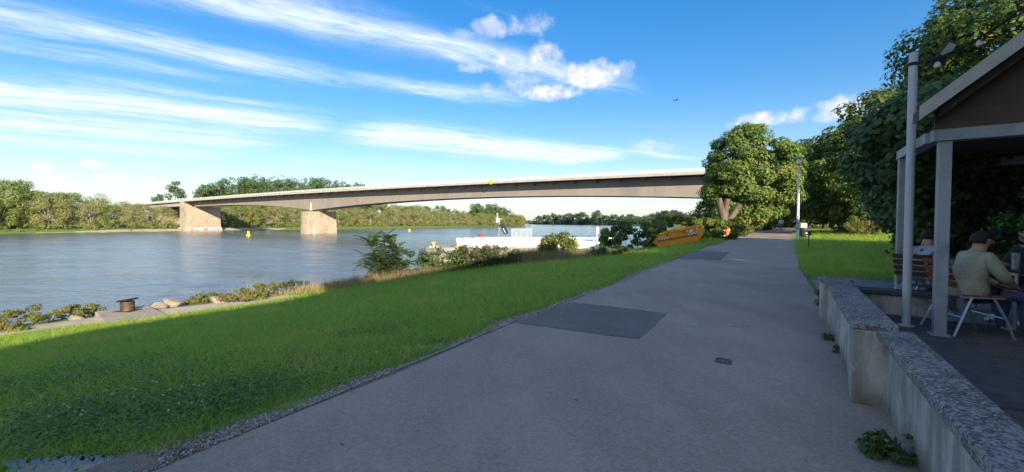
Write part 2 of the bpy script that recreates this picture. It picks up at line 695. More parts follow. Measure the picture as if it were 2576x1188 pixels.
def strip(name, left, right, mat, dz=0.0, n=160, z=None):
    """sheet between two polylines that share y stations"""
    ys = np.linspace(max(left[0][1], right[0][1]), min(left[-1][1], right[-1][1]), n)
    left, right = np.asarray(left), np.asarray(right)
    k = 6
    V = []
    for yy in ys:
        xl, xr = np.interp(yy, left[:, 1], left[:, 0]), np.interp(yy, right[:, 1], right[:, 0])
        for i in range(k + 1):
            xx = xl + (xr - xl) * i / k
            V.append((xx, yy, (base_z(yy) if z is None else z) + dz))
    V = np.array(V)
    idx = np.arange(n * (k + 1)).reshape(n, k + 1)
    F = np.stack([idx[:-1, :-1], idx[:-1, 1:], idx[1:, 1:], idx[1:, :-1]], -1).reshape(-1, 4)
    return np_obj(name, V, F, mat)


yy = np.concatenate([np.linspace(-9.5, 20, 120), np.linspace(20.5, 118, 120)])
rg = np.random.default_rng(5)
jit = lambda n, a: np.convolve(rg.normal(0, a, n + 6), np.ones(7) / 7, 'valid')
PLj = np.stack([np.interp(yy, PL[:, 1], PL[:, 0]) + jit(240, 0.08), yy], -1)
PRj = np.stack([np.interp(yy, PR[:, 1], PR[:, 0]) + jit(240, 0.06), yy], -1)
tag(strip('path', PLj, PRj, M['asphalt'], 0.0, 300), 'grey asphalt riverside path', kind='structure')


def ground_poly(name, pix, mat, dz, kind='structure', label=None, z=None):
    pts = []
    for a in pix:
        d = ray(*a)
        k = -CAM_H / (d[2] - 0.007 * d[1])
        pts.append((d[0] * k, d[1] * k, 0.007 * d[1] * k + dz))
    rr = np.random.default_rng(len(pix))
    fine = []
    for i in range(len(pts)):
        a, b = Vector(pts[i]), Vector(pts[(i + 1) % len(pts)])
        nseg = max(2, int((b - a).length / .12))
        for k_ in range(nseg):
            q = a + (b - a) * (k_ / nseg)
            j_ = rr.normal(0, .008, 2) if k_ else (0, 0)
            fine.append((q.x + j_[0], q.y + j_[1], q.z))
    mb = MB().poly(fine)
    return tag(mb.build(name, mat), label, kind=kind)


ground_poly('asphalt_patch', [(1297, 813), (1608, 854), (1632, 833), (1678, 789), (1560, 774), (1434, 761), (1380, 780)], M['asphalt_new'], 0.004, label='dark square asphalt repair in the path')
ground_poly('asphalt_patch', [(1701, 651), (1812, 655), (1836, 635), (1754, 631)], M['asphalt_new'], 0.004, label='dark asphalt repair further up the path')
ground_poly('asphalt_patch', [(2006, 672), (2027, 700), (2040, 690), (2012, 668)], M['asphalt_new'], 0.006, label='dark asphalt corner at the right path edge')


# water
def water_mat():
    m, t, out = nodes_of('river_water')
    p = t.nodes.new('ShaderNodeBsdfPrincipled')
    t.links.new(p.outputs[0], out.inputs['Surface'])
    v0 = coords(t, 'World', (1, 1, 1))
    # waves lie across the wind: stretched along x
    v1 = coords(t, 'World', (0.22, 1.0, 1))
    a = xnoise(t, v1, 0.9, 5, 0.6, 0.3)
    b = xnoise(t, v1, 0.22, 4, 0.55, 0.4)
    c = xnoise(t, coords(t, 'World', (0.25, 1, 1)), 2.6, 3, 0.6)
    calm = xnoise(t, coords(t, 'World', (0.5, 1.0, 1)), 0.035, 4, 0.6).step(0.35, 0.7)
    h = a * 0.5 + b * 0.5 + c * 0.34
    bp = t.nodes.new('ShaderNodeBump')
    bp.inputs['Distance'].default_value = 0.30
    t.links.new((calm * 0.5 + 0.5).s, bp.inputs['Strength'])
    t.links.new(h.s, bp.inputs['Height'])
    t.links.new(bp.outputs[0], p.inputs['Normal'])
    col = xmix(t, calm, (0.095, 0.112, 0.118), (0.135, 0.146, 0.142))
    t.links.new(col, p.inputs['Base Color'])
    p.inputs['Roughness'].default_value = 0.16
    p.inputs['IOR'].default_value = 1.33
    p.inputs['Specular IOR Level'].default_value = 0.5
    return m


M['water'] = water_mat()


def river():
    rng = np.random.default_rng(3)
    az = np.radians(np.linspace(-72, 46, 400))
    rr = np.exp(np.arange(math.log(12.5), math.log(9000), 0.0085))
    A, Rg = np.meshgrid(az, rr, indexing='ij')
    x, y = Rg * np.sin(A), Rg * np.cos(A)
    z = np.zeros_like(x)
    cell = Rg * 0.0085
    for i in range(34):
        L = 0.55 * (12 / 0.55) ** (i / 33)
        th = rng.normal(0, .42) + math.pi / 2
        k = 2 * math.pi / L
        ph = rng.uniform(0, 6.28)
        fade = np.clip((L / cell - 2.2) / 2.0, 0, 1)
        grp = .55 + .45 * np.sin(x * .21 / (1 + L * .3) + i * 1.7 + y * .13) * np.sin(y * .17 + i)
        z += fade * grp * L * .0042 * np.sin(k * (x * math.cos(th) + y * math.sin(th)) + ph + .8 * np.sin(x * .35 / (1 + L * .2) + i))
    V = np.stack([x, y, WATER + z], -1).reshape(-1, 3)
    n, m = x.shape
    idx = np.arange(n * m).reshape(n, m)
    F = np.stack([idx[:-1, :-1], idx[:-1, 1:], idx[1:, 1:], idx[1:, :-1]], -1).reshape(-1, 4)
    tag(np_obj('river', V, F[:, ::-1], M['water'], smooth=True), 'broad rippled river', kind='structure')


river()

# ------------------------------------------------------------------ bridge
def streaky(name, c1, c2, c3, rough=0.85):
    m, t, out = nodes_of(name)
    p = t.nodes.new('ShaderNodeBsdfPrincipled')
    t.links.new(p.outputs[0], out.inputs['Surface'])
    v = coords(t, 'World', (1, 1, 0.12))
    n1 = xnoise(t, v, 1.6, 6, 0.65)
    n2 = xnoise(t, coords(t, 'World', (1, 1, 1)), 0.35, 5, 0.6)
    n3 = xnoise(t, coords(t, 'World', (0.2, 0.2, 2.2)), 0.7, 4, 0.6)
    col = xmix(t, n1.step(0.35, 0.7), rgba(c1), rgba(c2))
    col = xmix(t, (n2 * 0.6 + n3 * 0.5).step(0.5, 0.75) * 0.8, col, rgba(c3))
    t.links.new(col, p.inputs['Base Color'])
    p.inputs['Roughness'].default_value = rough
    return m


M['steel_grey'] = surf('girder_paint', (0.235, 0.205, 0.18), (0.265, 0.232, 0.205), 0.5, 0.6, stretch=(1, 1, .3), c3=(0.20, 0.185, 0.175), scale3=0.12)
M['steel_dark'] = surf('girder_inner_paint', (0.17, 0.16, 0.155), (0.20, 0.19, 0.18), 0.6, 0.7)
M['fascia'] = surf('bridge_fascia', (0.34, 0.315, 0.28), (0.40, 0.37, 0.33), 0.5, 0.8, c3=(0.33, 0.31, 0.28), scale3=0.3)
M['pier_stone'] = streaky('pier_stone', (0.385, 0.318, 0.235), (0.31, 0.255, 0.19), (0.205, 0.172, 0.138))
M['rail_paint'] = surf('bridge_rail_paint', (0.50, 0.52, 0.48), (0.56, 0.57, 0.53), 1.0, 0.55)
M['white_paint'] = surf('white_paint', (0.78, 0.77, 0.74), (0.70, 0.69, 0.66), 1.2, 0.5)
M['black'] = surf('black_rubber', (0.012, 0.012, 0.013), (0.02, 0.02, 0.021), 4, 0.7)

BP = Vector((-81.0, 180.0, 0))
BB = Vector((0.853, -0.522, 0)).normalized()
BN = Vector((0.522, 0.853, 0)).normalized()
SPAN = 178.0
PIERS = (0.0, SPAN)


def W(u, v, z):
    p = BP + BB * u + BN * v
    return (p.x, p.y, z)


def z_f(u):
    return 13.5 - 0.000045 * u * u


def depth(u):
    if u >= 0:
        return 3.7 + 3.0 * ((u - SPAN / 2) / (SPAN / 2)) ** 2 if u <= SPAN else 6.7 - 4.0 * min(1, (u - SPAN) / 60)
    if u > -107:
        return 2.7 + 4.0 * ((u + 107) / 107) ** 3
    return 2.2


V0, V1 = -6.6, 6.6         # deck edges
G0, G1 = -3.0, 3.0         # girder webs
bridge = empty('road_bridge', W(0, 0, WATER), 0, 'long grey road bridge on haunched steel girders spanning the river', 'bridge')
bridge_inv = Matrix.Translation(Vector(W(0, 0, WATER))).inverted()


def bpart(mb, name, mat, parent=None, smooth=False):
    o = mb.build(name, mat, None, smooth)
    par = parent or bridge
    o.parent = par
    o.matrix_parent_inverse = bridge_inv
    return o


def loft(mb, us, sect, mi=0, cap=True):
    """sect(u) -> list of (v, z) closed ring"""
    vs, fs = [], []
    n = None
    for u in us:
        ring = sect(u)
        n = len(ring)
        vs += [W(u, v, z) for v, z in ring]
    for i in range(len(us) - 1):
        for k in range(n):
            fs.append((i * n + k, i * n + (k + 1) % n, (i + 1) * n + (k + 1) % n, (i + 1) * n + k))
    if cap:
        fs.append(tuple(range(n)))
        fs.append(tuple(range((len(us) - 1) * n, len(us) * n))[::-1])
    mb._add(vs, fs, mi)


us_main = list(np.linspace(-104, 215, 110))
us_all = list(np.linspace(-190, 215, 110))
mb = MB(); loft(mb, us_main, lambda u: [(G0, z_f(u) - 0.15), (G1, z_f(u) - 0.15), (G1, z_f(u) - depth(u)), (G0, z_f(u) - depth(u))])
bpart(mb, 'main_girder', M['steel_grey'])
mb = MB(); loft(mb, us_main, lambda u: [(G0 - .35, z_f(u) - depth(u) - .10), (G1 + .35, z_f(u) - depth(u) - .10), (G1 + .35, z_f(u) - depth(u) - .002), (G0 - .35, z_f(u) - depth(u) - .002)])
bpart(mb, 'bottom_flange', M['steel_dark'])
# longitudinal stiffener half way up the web and vertical plate joints
mb = MB(); loft(mb, us_main, lambda u: [(G0 - .06, z_f(u) - 2.12), (G0 - .002, z_f(u) - 2.12), (G0 - .002, z_f(u) - 2.0), (G0 - .06, z_f(u) - 2.0)])
bpart(mb, 'web_stiffener', M['steel_dark'])
jb = MB()
for u in np.arange(-96, 170, 13.0):
    d_ = depth(u)
    jb.hexa([W(u - .07, G0 - .04, z_f(u) - d_), W(u + .07, G0 - .04, z_f(u) - d_), W(u + .07, G0 - .003, z_f(u) - d_), W(u - .07, G0 - .003, z_f(u) - d_)],
            [W(u - .07, G0 - .04, z_f(u) - .3), W(u + .07, G0 - .04, z_f(u) - .3), W(u + .07, G0 - .003, z_f(u) - .3), W(u - .07, G0 - .003, z_f(u) - .3)])
tag(bpart(jb, 'web_joint', M['steel_grey']), kind='stuff')
mb = MB(); loft(mb, [u for u in us_all], lambda u: [(V0 + .02, z_f(u)), (V1 - .02, z_f(u)), (V1 - .02, z_f(u) + .35), (V0 + .02, z_f(u) + .35)])
bpart(mb, 'deck_slab', M['steel_dark'])
for v, sg in ((V0, -1), (V1, 1)):
    mb = MB(); loft(mb, us_all, lambda u: [(v + sg * .0, z_f(u) - .12), (v + sg * .30, z_f(u) - .12), (v + sg * .30, z_f(u) + .48), (v + sg * .0, z_f(u) + .48)])
    fa = bpart(mb, 'edge_beam', M['fascia'])
    # railing on the edge beam
    rb = MB()
    for dz, h in ((1.17, .10), (0.90, .05), (0.64, .05)):
        loft(rb, us_all, lambda u: [(v + sg * .10, z_f(u) + dz), (v + sg * .20, z_f(u) + dz), (v + sg * .20, z_f(u) + dz + h), (v + sg * .10, z_f(u) + dz + h)])
    for u in np.arange(-188, 208, 2.0):
        rb.hexa([W(u - .05, v + sg * .08, z_f(u) + .48), W(u + .05, v + sg * .08, z_f(u) + .48), W(u + .05, v + sg * .22, z_f(u) + .48), W(u - .05, v + sg * .22, z_f(u) + .48)],
                [W(u - .05, v + sg * .08, z_f(u) + 1.17), W(u + .05, v + sg * .08, z_f(u) + 1.17), W(u + .05, v + sg * .22, z_f(u) + 1.17), W(u - .05, v + sg * .22, z_f(u) + 1.17)])
    bpart(rb, 'railing', M['rail_paint'], )
    jb = MB()
    for u in np.arange(-180, 206, 3.0):
        jb.hexa([W(u - .04, v + sg * .302, z_f(u) - .1), W(u + .04, v + sg * .302, z_f(u) - .1), W(u + .04, v + sg * .34, z_f(u) - .1), W(u - .04, v + sg * .34, z_f(u) - .1)],
                [W(u - .04, v + sg * .302, z_f(u) + .46), W(u + .04, v + sg * .302, z_f(u) + .46), W(u + .04, v + sg * .34, z_f(u) + .46), W(u - .04, v + sg * .34, z_f(u) + .46)])
    tag(bpart(jb, 'edge_rib', M['rail_paint']), kind='stuff')
# crash barrier and lane fence in mid deck (pale band above the railing)
mb = MB()
for v, z0, z1 in ((-4.4, .95, 1.35), (4.4, .95, 1.35)):
    loft(mb, us_all, lambda u: [(v - .04, z_f(u) + z0), (v + .04, z_f(u) + z0), (v + .04, z_f(u) + z1), (v - .04, z_f(u) + z1)])
    loft(mb, us_all, lambda u: [(v - .05, z_f(u) + z1 + .22), (v + .05, z_f(u) + z1 + .22), (v + .05, z_f(u) + z1 + .28), (v - .05, z_f(u) + z1 + .28)])
    for u in np.arange(-188, 208, 4.0):
        mb.hexa([W(u - .05, v - .06, z_f(u) + .35), W(u + .05, v - .06, z_f(u) + .35), W(u + .05, v + .06, z_f(u) + .35), W(u - .05, v + .06, z_f(u) + .35)],
                [W(u - .05, v - .06, z_f(u) + z1 + .3), W(u + .05, v - .06, z_f(u) + z1 + .3), W(u + .05, v + .06, z_f(u) + z1 + .3), W(u - .05, v + .06, z_f(u) + z1 + .3)])
bpart(mb, 'crash_barrier', M['rail_paint'])
# cantilever brackets, one mesh shared
brm = MB()
brm.hexa([tuple(BB * -.06 + BN * V0 * .96 + Vector((0, 0, -.25))), tuple(BB * -.06 + BN * G0 * 1.0 + Vector((0, 0, -1.05))), tuple(BB * -.06 + BN * G0 * 1.0 + Vector((0, 0, -.002))), tuple(BB * -.06 + BN * V0 * .96 + Vector((0, 0, -.002)))],
         [tuple(BB * .06 + BN * V0 * .96 + Vector((0, 0, -.25))), tuple(BB * .06 + BN * G0 * 1.0 + Vector((0, 0, -1.05))), tuple(BB * .06 + BN * G0 * 1.0 + Vector((0, 0, -.002))), tuple(BB * .06 + BN * V0 * .96 + Vector((0, 0, -.002)))])
brmesh = brm.mesh('bracket', M['steel_grey'])
for u in np.arange(-100, 175, 6.2):
    o = bpy.data.objects.new('bracket', brmesh)
    link(o, bridge)
    o.matrix_parent_inverse = bridge_inv
    o.location = (BP.x + BB.x * u, BP.y + BB.y * u, z_f(u))


def prism(mb, u0, u1, v0, v1, z0, z1, nose=0.0, batter=0.0, mi=0):
    """pier block; nose rounds off both ends along v"""
    def ring(b, z):
        a0, a1, c0, c1 = u0 - b, u1 + b, v0 - b, v1 + b
        if nose:
            um = (a0 + a1) / 2
            k = nose
            return [W(a0, c0 + k, z), W(a0 + (a1 - a0) * .2, c0 + k * .3, z), W(um, c0, z), W(a0 + (a1 - a0) * .8, c0 + k * .3, z), W(a1, c0 + k, z),
                    W(a1, c1 - k, z), W(a0 + (a1 - a0) * .8, c1 - k * .3, z), W(um, c1, z), W(a0 + (a1 - a0) * .2, c1 - k * .3, z), W(a0, c1 - k, z)]
        return [W(a0, c0, z), W(a1, c0, z), W(a1, c1, z), W(a0, c1, z)]
    mb.hexa(ring(batter, z0), ring(0, z1), mi)


for pu in PIERS:
    mb = MB()
    prism(mb, pu - 3.0, pu + 3.0, -6.4, 6.6, WATER - 3, 6.05, 0.5, 0.35)
    pier = bpart(mb, 'pier', M['pier_stone'])
    mb = MB()
    prism(mb, pu - 3.1, pu + 3.1, -6.5, 6.7, 6.052, 6.25, 0.5)
    bpart(mb, 'pier_cap', M['pier_stone'], )
    for v in (-2.6, 2.6):
        mb = MB()
        prism(mb, pu - .7, pu + .7, v - .6, v + .6, 6.252, z_f(pu) - depth(pu) - .12)
        bpart(mb, 'bearing', M['black'])
    mb = MB()
    zz = z_f(pu) - depth(pu)
    mb.hexa([W(pu - .62, G0 - .5, zz - .1), W(pu + .62, G0 - .5, zz - .1), W(pu + .62, G0 - .37, zz - .1), W(pu - .62, G0 - .37, zz - .1)],
            [W(pu - .03, G0 - .5, zz + 3.2), W(pu + .03, G0 - .5, zz + 3.2), W(pu + .03, G0 - .37, zz + 3.2), W(pu - .03, G0 - .37, zz + 3.2)])
    bpart(mb, 'pier_marker', M['white_paint'])
    mb = MB()
    prism(mb, pu + 3.14, pu + 3.30, -4.6, -4.2, WATER, 0.4)
    bpart(mb, 'depth_gauge', M['white_paint'])

# pier on the far beach, its back half rising to the deck
LU = -107.0
mb = MB()
prism(mb, LU - 3.2, LU + 3.6, -7.2, 9.4, WATER - 1, z_f(LU) - depth(LU) - .55, 0, 0.2)
lp = bpart(mb, 'abutment_pier', M['pier_stone'])
mb = MB()
prism(mb, LU - 3.2, LU - .4, -7.2, 7.2, z_f(LU) - depth(LU) - .548, z_f(LU) - .13)
bpart(mb, 'abutment_wall', M['pier_stone'])
mb = MB()
prism(mb, LU - 3.6, LU + 4.0, -7.9, 9.8, WATER - 1, -.9, 0, 0.6)
bpart(mb, 'pier_foot', M['pier_stone'])
for v in (-2.4, 2.4):
    mb = MB()
    prism(mb, LU + .4, LU + 1.6, v - .5, v + .5, z_f(LU) - depth(LU) - .546, z_f(LU) - depth(LU) - .104)
    bpart(mb, 'bearing', M['black'])
# approach span
us_ap = list(np.linspace(-190, LU - 3.3, 30))
mb = MB()
for g0, g1 in ((-5.6, -4.9), (4.9, 5.6), (-1, 1)):
    loft(mb, us_ap, lambda u: [(g0, z_f(u) - .01), (g1, z_f(u) - .01), (g1, z_f(u) - 2.3), (g0, z_f(u) - 2.3)])
bpart(mb, 'approach_girder', M['fascia'])
mb = MB()
prism(mb, -152, -146, -7, 9, WATER - 1, z_f(-150) - 2.35, 0, .3)
bpart(mb, 'approach_pier', M['pier_stone'])


# graffiti on the foot of the beach pier
def graffiti_mat():
    m, t, out = nodes_of('graffiti_paint')
    p = t.nodes.new('ShaderNodeBsdfPrincipled')
    t.links.new(p.outputs[0], out.inputs['Surface'])
    v = coords(t, 'World', (1, 1, 1.3))
    w = t.nodes.new('ShaderNodeTexWave')
    w.inputs['Scale'].default_value = 0.42
    w.inputs['Distortion'].default_value = 9
    w.inputs['Detail'].default_value = 2
    t.links.new(v, w.inputs['Vector'])
    f = X(t, w.outputs['Fac'])
    col = xmix(t, f.step(0.74, 0.8), (0.62, 0.60, 0.56), (0.05, 0.05, 0.06))
    n = xnoise(t, v, 0.35, 2, 0.5)
    col = xmix(t, n.step(0.58, 0.62), col, (0.45, 0.16, 0.14))
    t.links.new(col, p.inputs['Base Color'])
    p.inputs['Roughness'].default_value = 0.7
    return m


M['graffiti'] = graffiti_mat()
mb = MB()
mb.hexa([W(LU + 4.66, -7.0, -2.2), W(LU + 4.69, -7.0, -2.2), W(LU + 4.69, 9.0, -2.2), W(LU + 4.66, 9.0, -2.2)],
        [W(LU + 4.05, -7.0, -.92), W(LU + 4.08, -7.0, -.92), W(LU + 4.08, 9.0, -.92), W(LU + 4.05, 9.0, -.92)])
bpart(mb, 'graffiti', M['graffiti'])

# yellow diamond channel mark hanging on the bridge
M['sign_yellow'] = surf('sign_yellow', (0.75, 0.46, 0.02), (0.68, 0.40, 0.02), 2, 0.5)
us_ = 92.0
q = Vector(W(us_, V0 - .42, z_f(us_) + .45))
sg = empty('channel_mark', q, 0, 'yellow diamond navigation mark on the railing of the bridge', 'sign')
mb = MB()
dv = BB * .78
mb.hexa([dv, Vector((0, 0, .95)), -dv, Vector((0, 0, -.95))], [dv - BN * .05, Vector((0, 0, .95)) - BN * .05, -dv - BN * .05, Vector((0, 0, -.95)) - BN * .05])
mb.build('panel', M['sign_yellow'], sg)
MB().bar((0, 0, 0), tuple(BN * .14 + Vector((0, 0, .2))), .06).build('bracket', M['steel_dark'], sg)
MB().bar((0, 0, .9), (0, 0, 1.7), .06).build('post', M['steel_dark'], sg)

# ------------------------------------------------------------------ vegetation
def unit(v):
    return v / np.maximum(np.linalg.norm(v, axis=-1, keepdims=True), 1e-9)


def leaves(rng, P, Nn, size, aspect=0.6, vary=0.5, fold=0.0):
    """kite-shaped leaf quads at P, facing roughly Nn"""
    n = len(P)
    Nn = unit(Nn)
    t = rng.normal(size=(n, 3))
    t = unit(t - Nn * (t * Nn).sum(1, keepdims=True))
    t[:, 2] -= 0.25
    t = unit(t)
    b = np.cross(Nn, t)
    L = size * (1 + rng.uniform(-vary, vary, (n, 1)))
    w = L * aspect
    V = np.stack([P - t * L * .5, P + b * w * .5 + t * L * .05 - Nn * w * fold, P + t * L * .5, P - b * w * .5 + t * L * .05 - Nn * w * fold], 1).reshape(-1, 3)
    F = np.arange(4 * n).reshape(n, 4)
    return V, F


def clump_cloud(rng, n, cen, rad, nclump, crad, shell=0.55, flat=0.75, lowcut=None, bottom=None):
    """points and normals of foliage clumps filling an ellipsoid"""
    cen, rad = np.array(cen, float), np.array(rad, float)
    d = unit(rng.normal(size=(nclump, 3)))
    r = rng.uniform(0, 1, (nclump, 1)) ** (1 / 3.0)
    r = shell + (1 - shell) * r
    cc = d * r
    if lowcut is not None:
        cc[:, 2] = np.where(cc[:, 2] < lowcut, lowcut + (cc[:, 2] - lowcut) * 0.2, cc[:, 2])
    cc = cen + cc * rad
    cr = crad * rng.uniform(0.6, 1.35, nclump)
    k = rng.choice(nclump, n, p=cr ** 2 / (cr ** 2).sum())
    o = unit(rng.normal(size=(n, 3)))
    o *= rng.uniform(0.45, 1.0, (n, 1)) ** 0.6
    off = o * cr[k][:, None]
    off[:, 2] *= flat
    P = cc[k] + off
    Nn = unit(off) + unit((P - cen) / rad) * 0.5 + np.array([0, 0, 0.55]) + rng.normal(size=(n, 3)) * 0.45
    return P, Nn


def tri_tubes(paths, n=6):
    mb = MB()
    for pts, rad in paths:
        mb.tube(pts, rad, n)
    return mb


def limbs(rng, h0, h1, spread, r0, nl, lean=0.0):
    """trunk from ground to h0, then limbs reaching h1 and outwards"""
    out = [([(0, 0, -0.4), (rng.normal() * .1 * r0, rng.normal() * .1 * r0, h0 * .4), (lean * .5, 0, h0 * .75), (lean, 0, h0 + (h1 - h0) * .5), (lean, 0, h1 * .92)],
            [r0 * 1.25, r0, r0 * .85, r0 * .45, r0 * .08])]
    for i in range(nl):
        a = 2 * math.pi * (i + rng.uniform(-.3, .3)) / nl
        z0 = h0 * rng.uniform(.8, 1.5)
        z0 = min(z0, h1 * .6)
        zt = z0 + (h1 - z0) * rng.uniform(.35, .8)
        rr = spread * rng.uniform(.5, .8)
        ca, sa = math.cos(a), math.sin(a)
        out.append(([(lean * .6, 0, z0), (lean * .6 + ca * rr * .35, sa * rr * .35, z0 + (zt - z0) * .35), (lean * .6 + ca * rr, sa * rr, zt)], [r0 * .5, r0 * .32, r0 * .06]))
    return out


M['bark'] = surf('bark', (0.085, 0.070, 0.052), (0.045, 0.036, 0.027), 3.0, 0.95, stretch=(1, 1, .25), bump=0.8, bscale=8, kind='Object')
M['bark_pale'] = surf('pale_bark', (0.33, 0.29, 0.23), (0.22, 0.19, 0.15), 3.0, 0.95, stretch=(1, 1, .3), bump=0.5, kind='Object')
M['willow'] = leafmat('willow_leaf', [(0.131, 0.148, 0.055), (0.230, 0.241, 0.096), (0.318, 0.316, 0.144)], 0.30, patch=(0.285, 0.263, 0.083), pscale=0.10)
M['willow2'] = leafmat('willow_leaf_green', [(0.096, 0.144, 0.037), (0.170, 0.227, 0.061), (0.250, 0.288, 0.092)], 0.30, patch=(0.290, 0.259, 0.067), pscale=0.12)
M['dark_wood'] = leafmat('wood_leaf', [(0.048, 0.088, 0.036), (0.088, 0.141, 0.054), (0.130, 0.190, 0.076)], 0.25)
M['far_wood'] = leafmat('distant_leaf', [(0.042, 0.073, 0.047), (0.068, 0.104, 0.058), (0.098, 0.137, 0.072)], 0.25)
M['chestnut'] = leafmat('chestnut_leaf', [(0.049, 0.104, 0.022), (0.104, 0.177, 0.037), (0.171, 0.232, 0.051), (0.293, 0.244, 0.085)], 0.38, spread=[0, .45, .88, 1], patch=(0.232, 0.244, 0.061), pscale=0.30)
M['avenue'] = leafmat('avenue_leaf', [(0.038, 0.083, 0.020), (0.078, 0.141, 0.031), (0.138, 0.199, 0.045), (0.241, 0.207, 0.061)], 0.38, spread=[0, .5, .88, 1], patch=(0.172, 0.199, 0.052), pscale=0.35)
M['ivy'] = leafmat('climber_leaf', [(0.028, 0.058, 0.018), (0.055, 0.098, 0.030), (0.095, 0.145, 0.042)], 0.30, rough=0.42)
M['hedge'] = leafmat('hedge_leaf', [(0.056, 0.091, 0.017), (0.119, 0.161, 0.031), (0.224, 0.231, 0.049)], 0.32, rough=0.5)
M['shrub'] = leafmat('shrub_leaf', [(0.039, 0.075, 0.018), (0.075, 0.124, 0.031), (0.124, 0.169, 0.049)], 0.35)
M['bramble'] = leafmat('bramble_leaf', [(0.039, 0.058, 0.018), (0.072, 0.104, 0.029), (0.111, 0.098, 0.046), (0.098, 0.052, 0.033)], 0.3, spread=[0, .55, .85, 1])
M['ailanthus'] = leafmat('ailanthus_leaf', [(0.026, 0.065, 0.023), (0.049, 0.107, 0.036), (0.078, 0.143, 0.047)], 0.38)
M['weed'] = leafmat('weed_leaf', [(0.084, 0.119, 0.028), (0.154, 0.182, 0.042), (0.238, 0.210, 0.056), (0.266, 0.154, 0.056)], 0.35, spread=[0, .5, .85, 1])
M['dry'] = leafmat('dry_grass', [(0.220, 0.165, 0.066), (0.330, 0.253, 0.121), (0.440, 0.352, 0.198)], 0.3)


def tree_meshes(seed, name, hgt, crown_c, crown_r, nl, leaf, nclump, crad, leafm, barkm, trunk_h, r0, shell=.5, lowcut=None, aspect=.6, extra=None, flat=.75):
    rng = np.random.default_rng(seed)
    P, Nn = clump_cloud(rng, nl, crown_c, crown_r, nclump, crad, shell, flat, lowcut)
    if extra:
        for (n2, c2, r2, nc2, cr2) in extra:
            P2, N2 = clump_cloud(rng, n2, c2, r2, nc2, cr2, shell, flat)
            P, Nn = np.vstack([P, P2]), np.vstack([Nn, N2])
    V, F = leaves(rng, P, Nn, leaf, aspect)
    cm = np_mesh(name + '_crown', V, F, leafm)
    tm = tri_tubes(limbs(rng, trunk_h, hgt, max(crown_r[0], crown_r[1]), r0, 6)).mesh(name + '_trunk', barkm, True)
    return cm, tm


def put_tree(name, meshes, loc, rz, sc, label, group=None, cat='tree'):
    o = empty(name, loc, rz, label, cat, group)
    o.scale = sc if isinstance(sc, tuple) else (sc, sc, sc)
    c = bpy.data.objects.new('crown', meshes[0]); link(c, o)
    t = bpy.data.objects.new('trunk', meshes[1]); link(t, o)
    return o


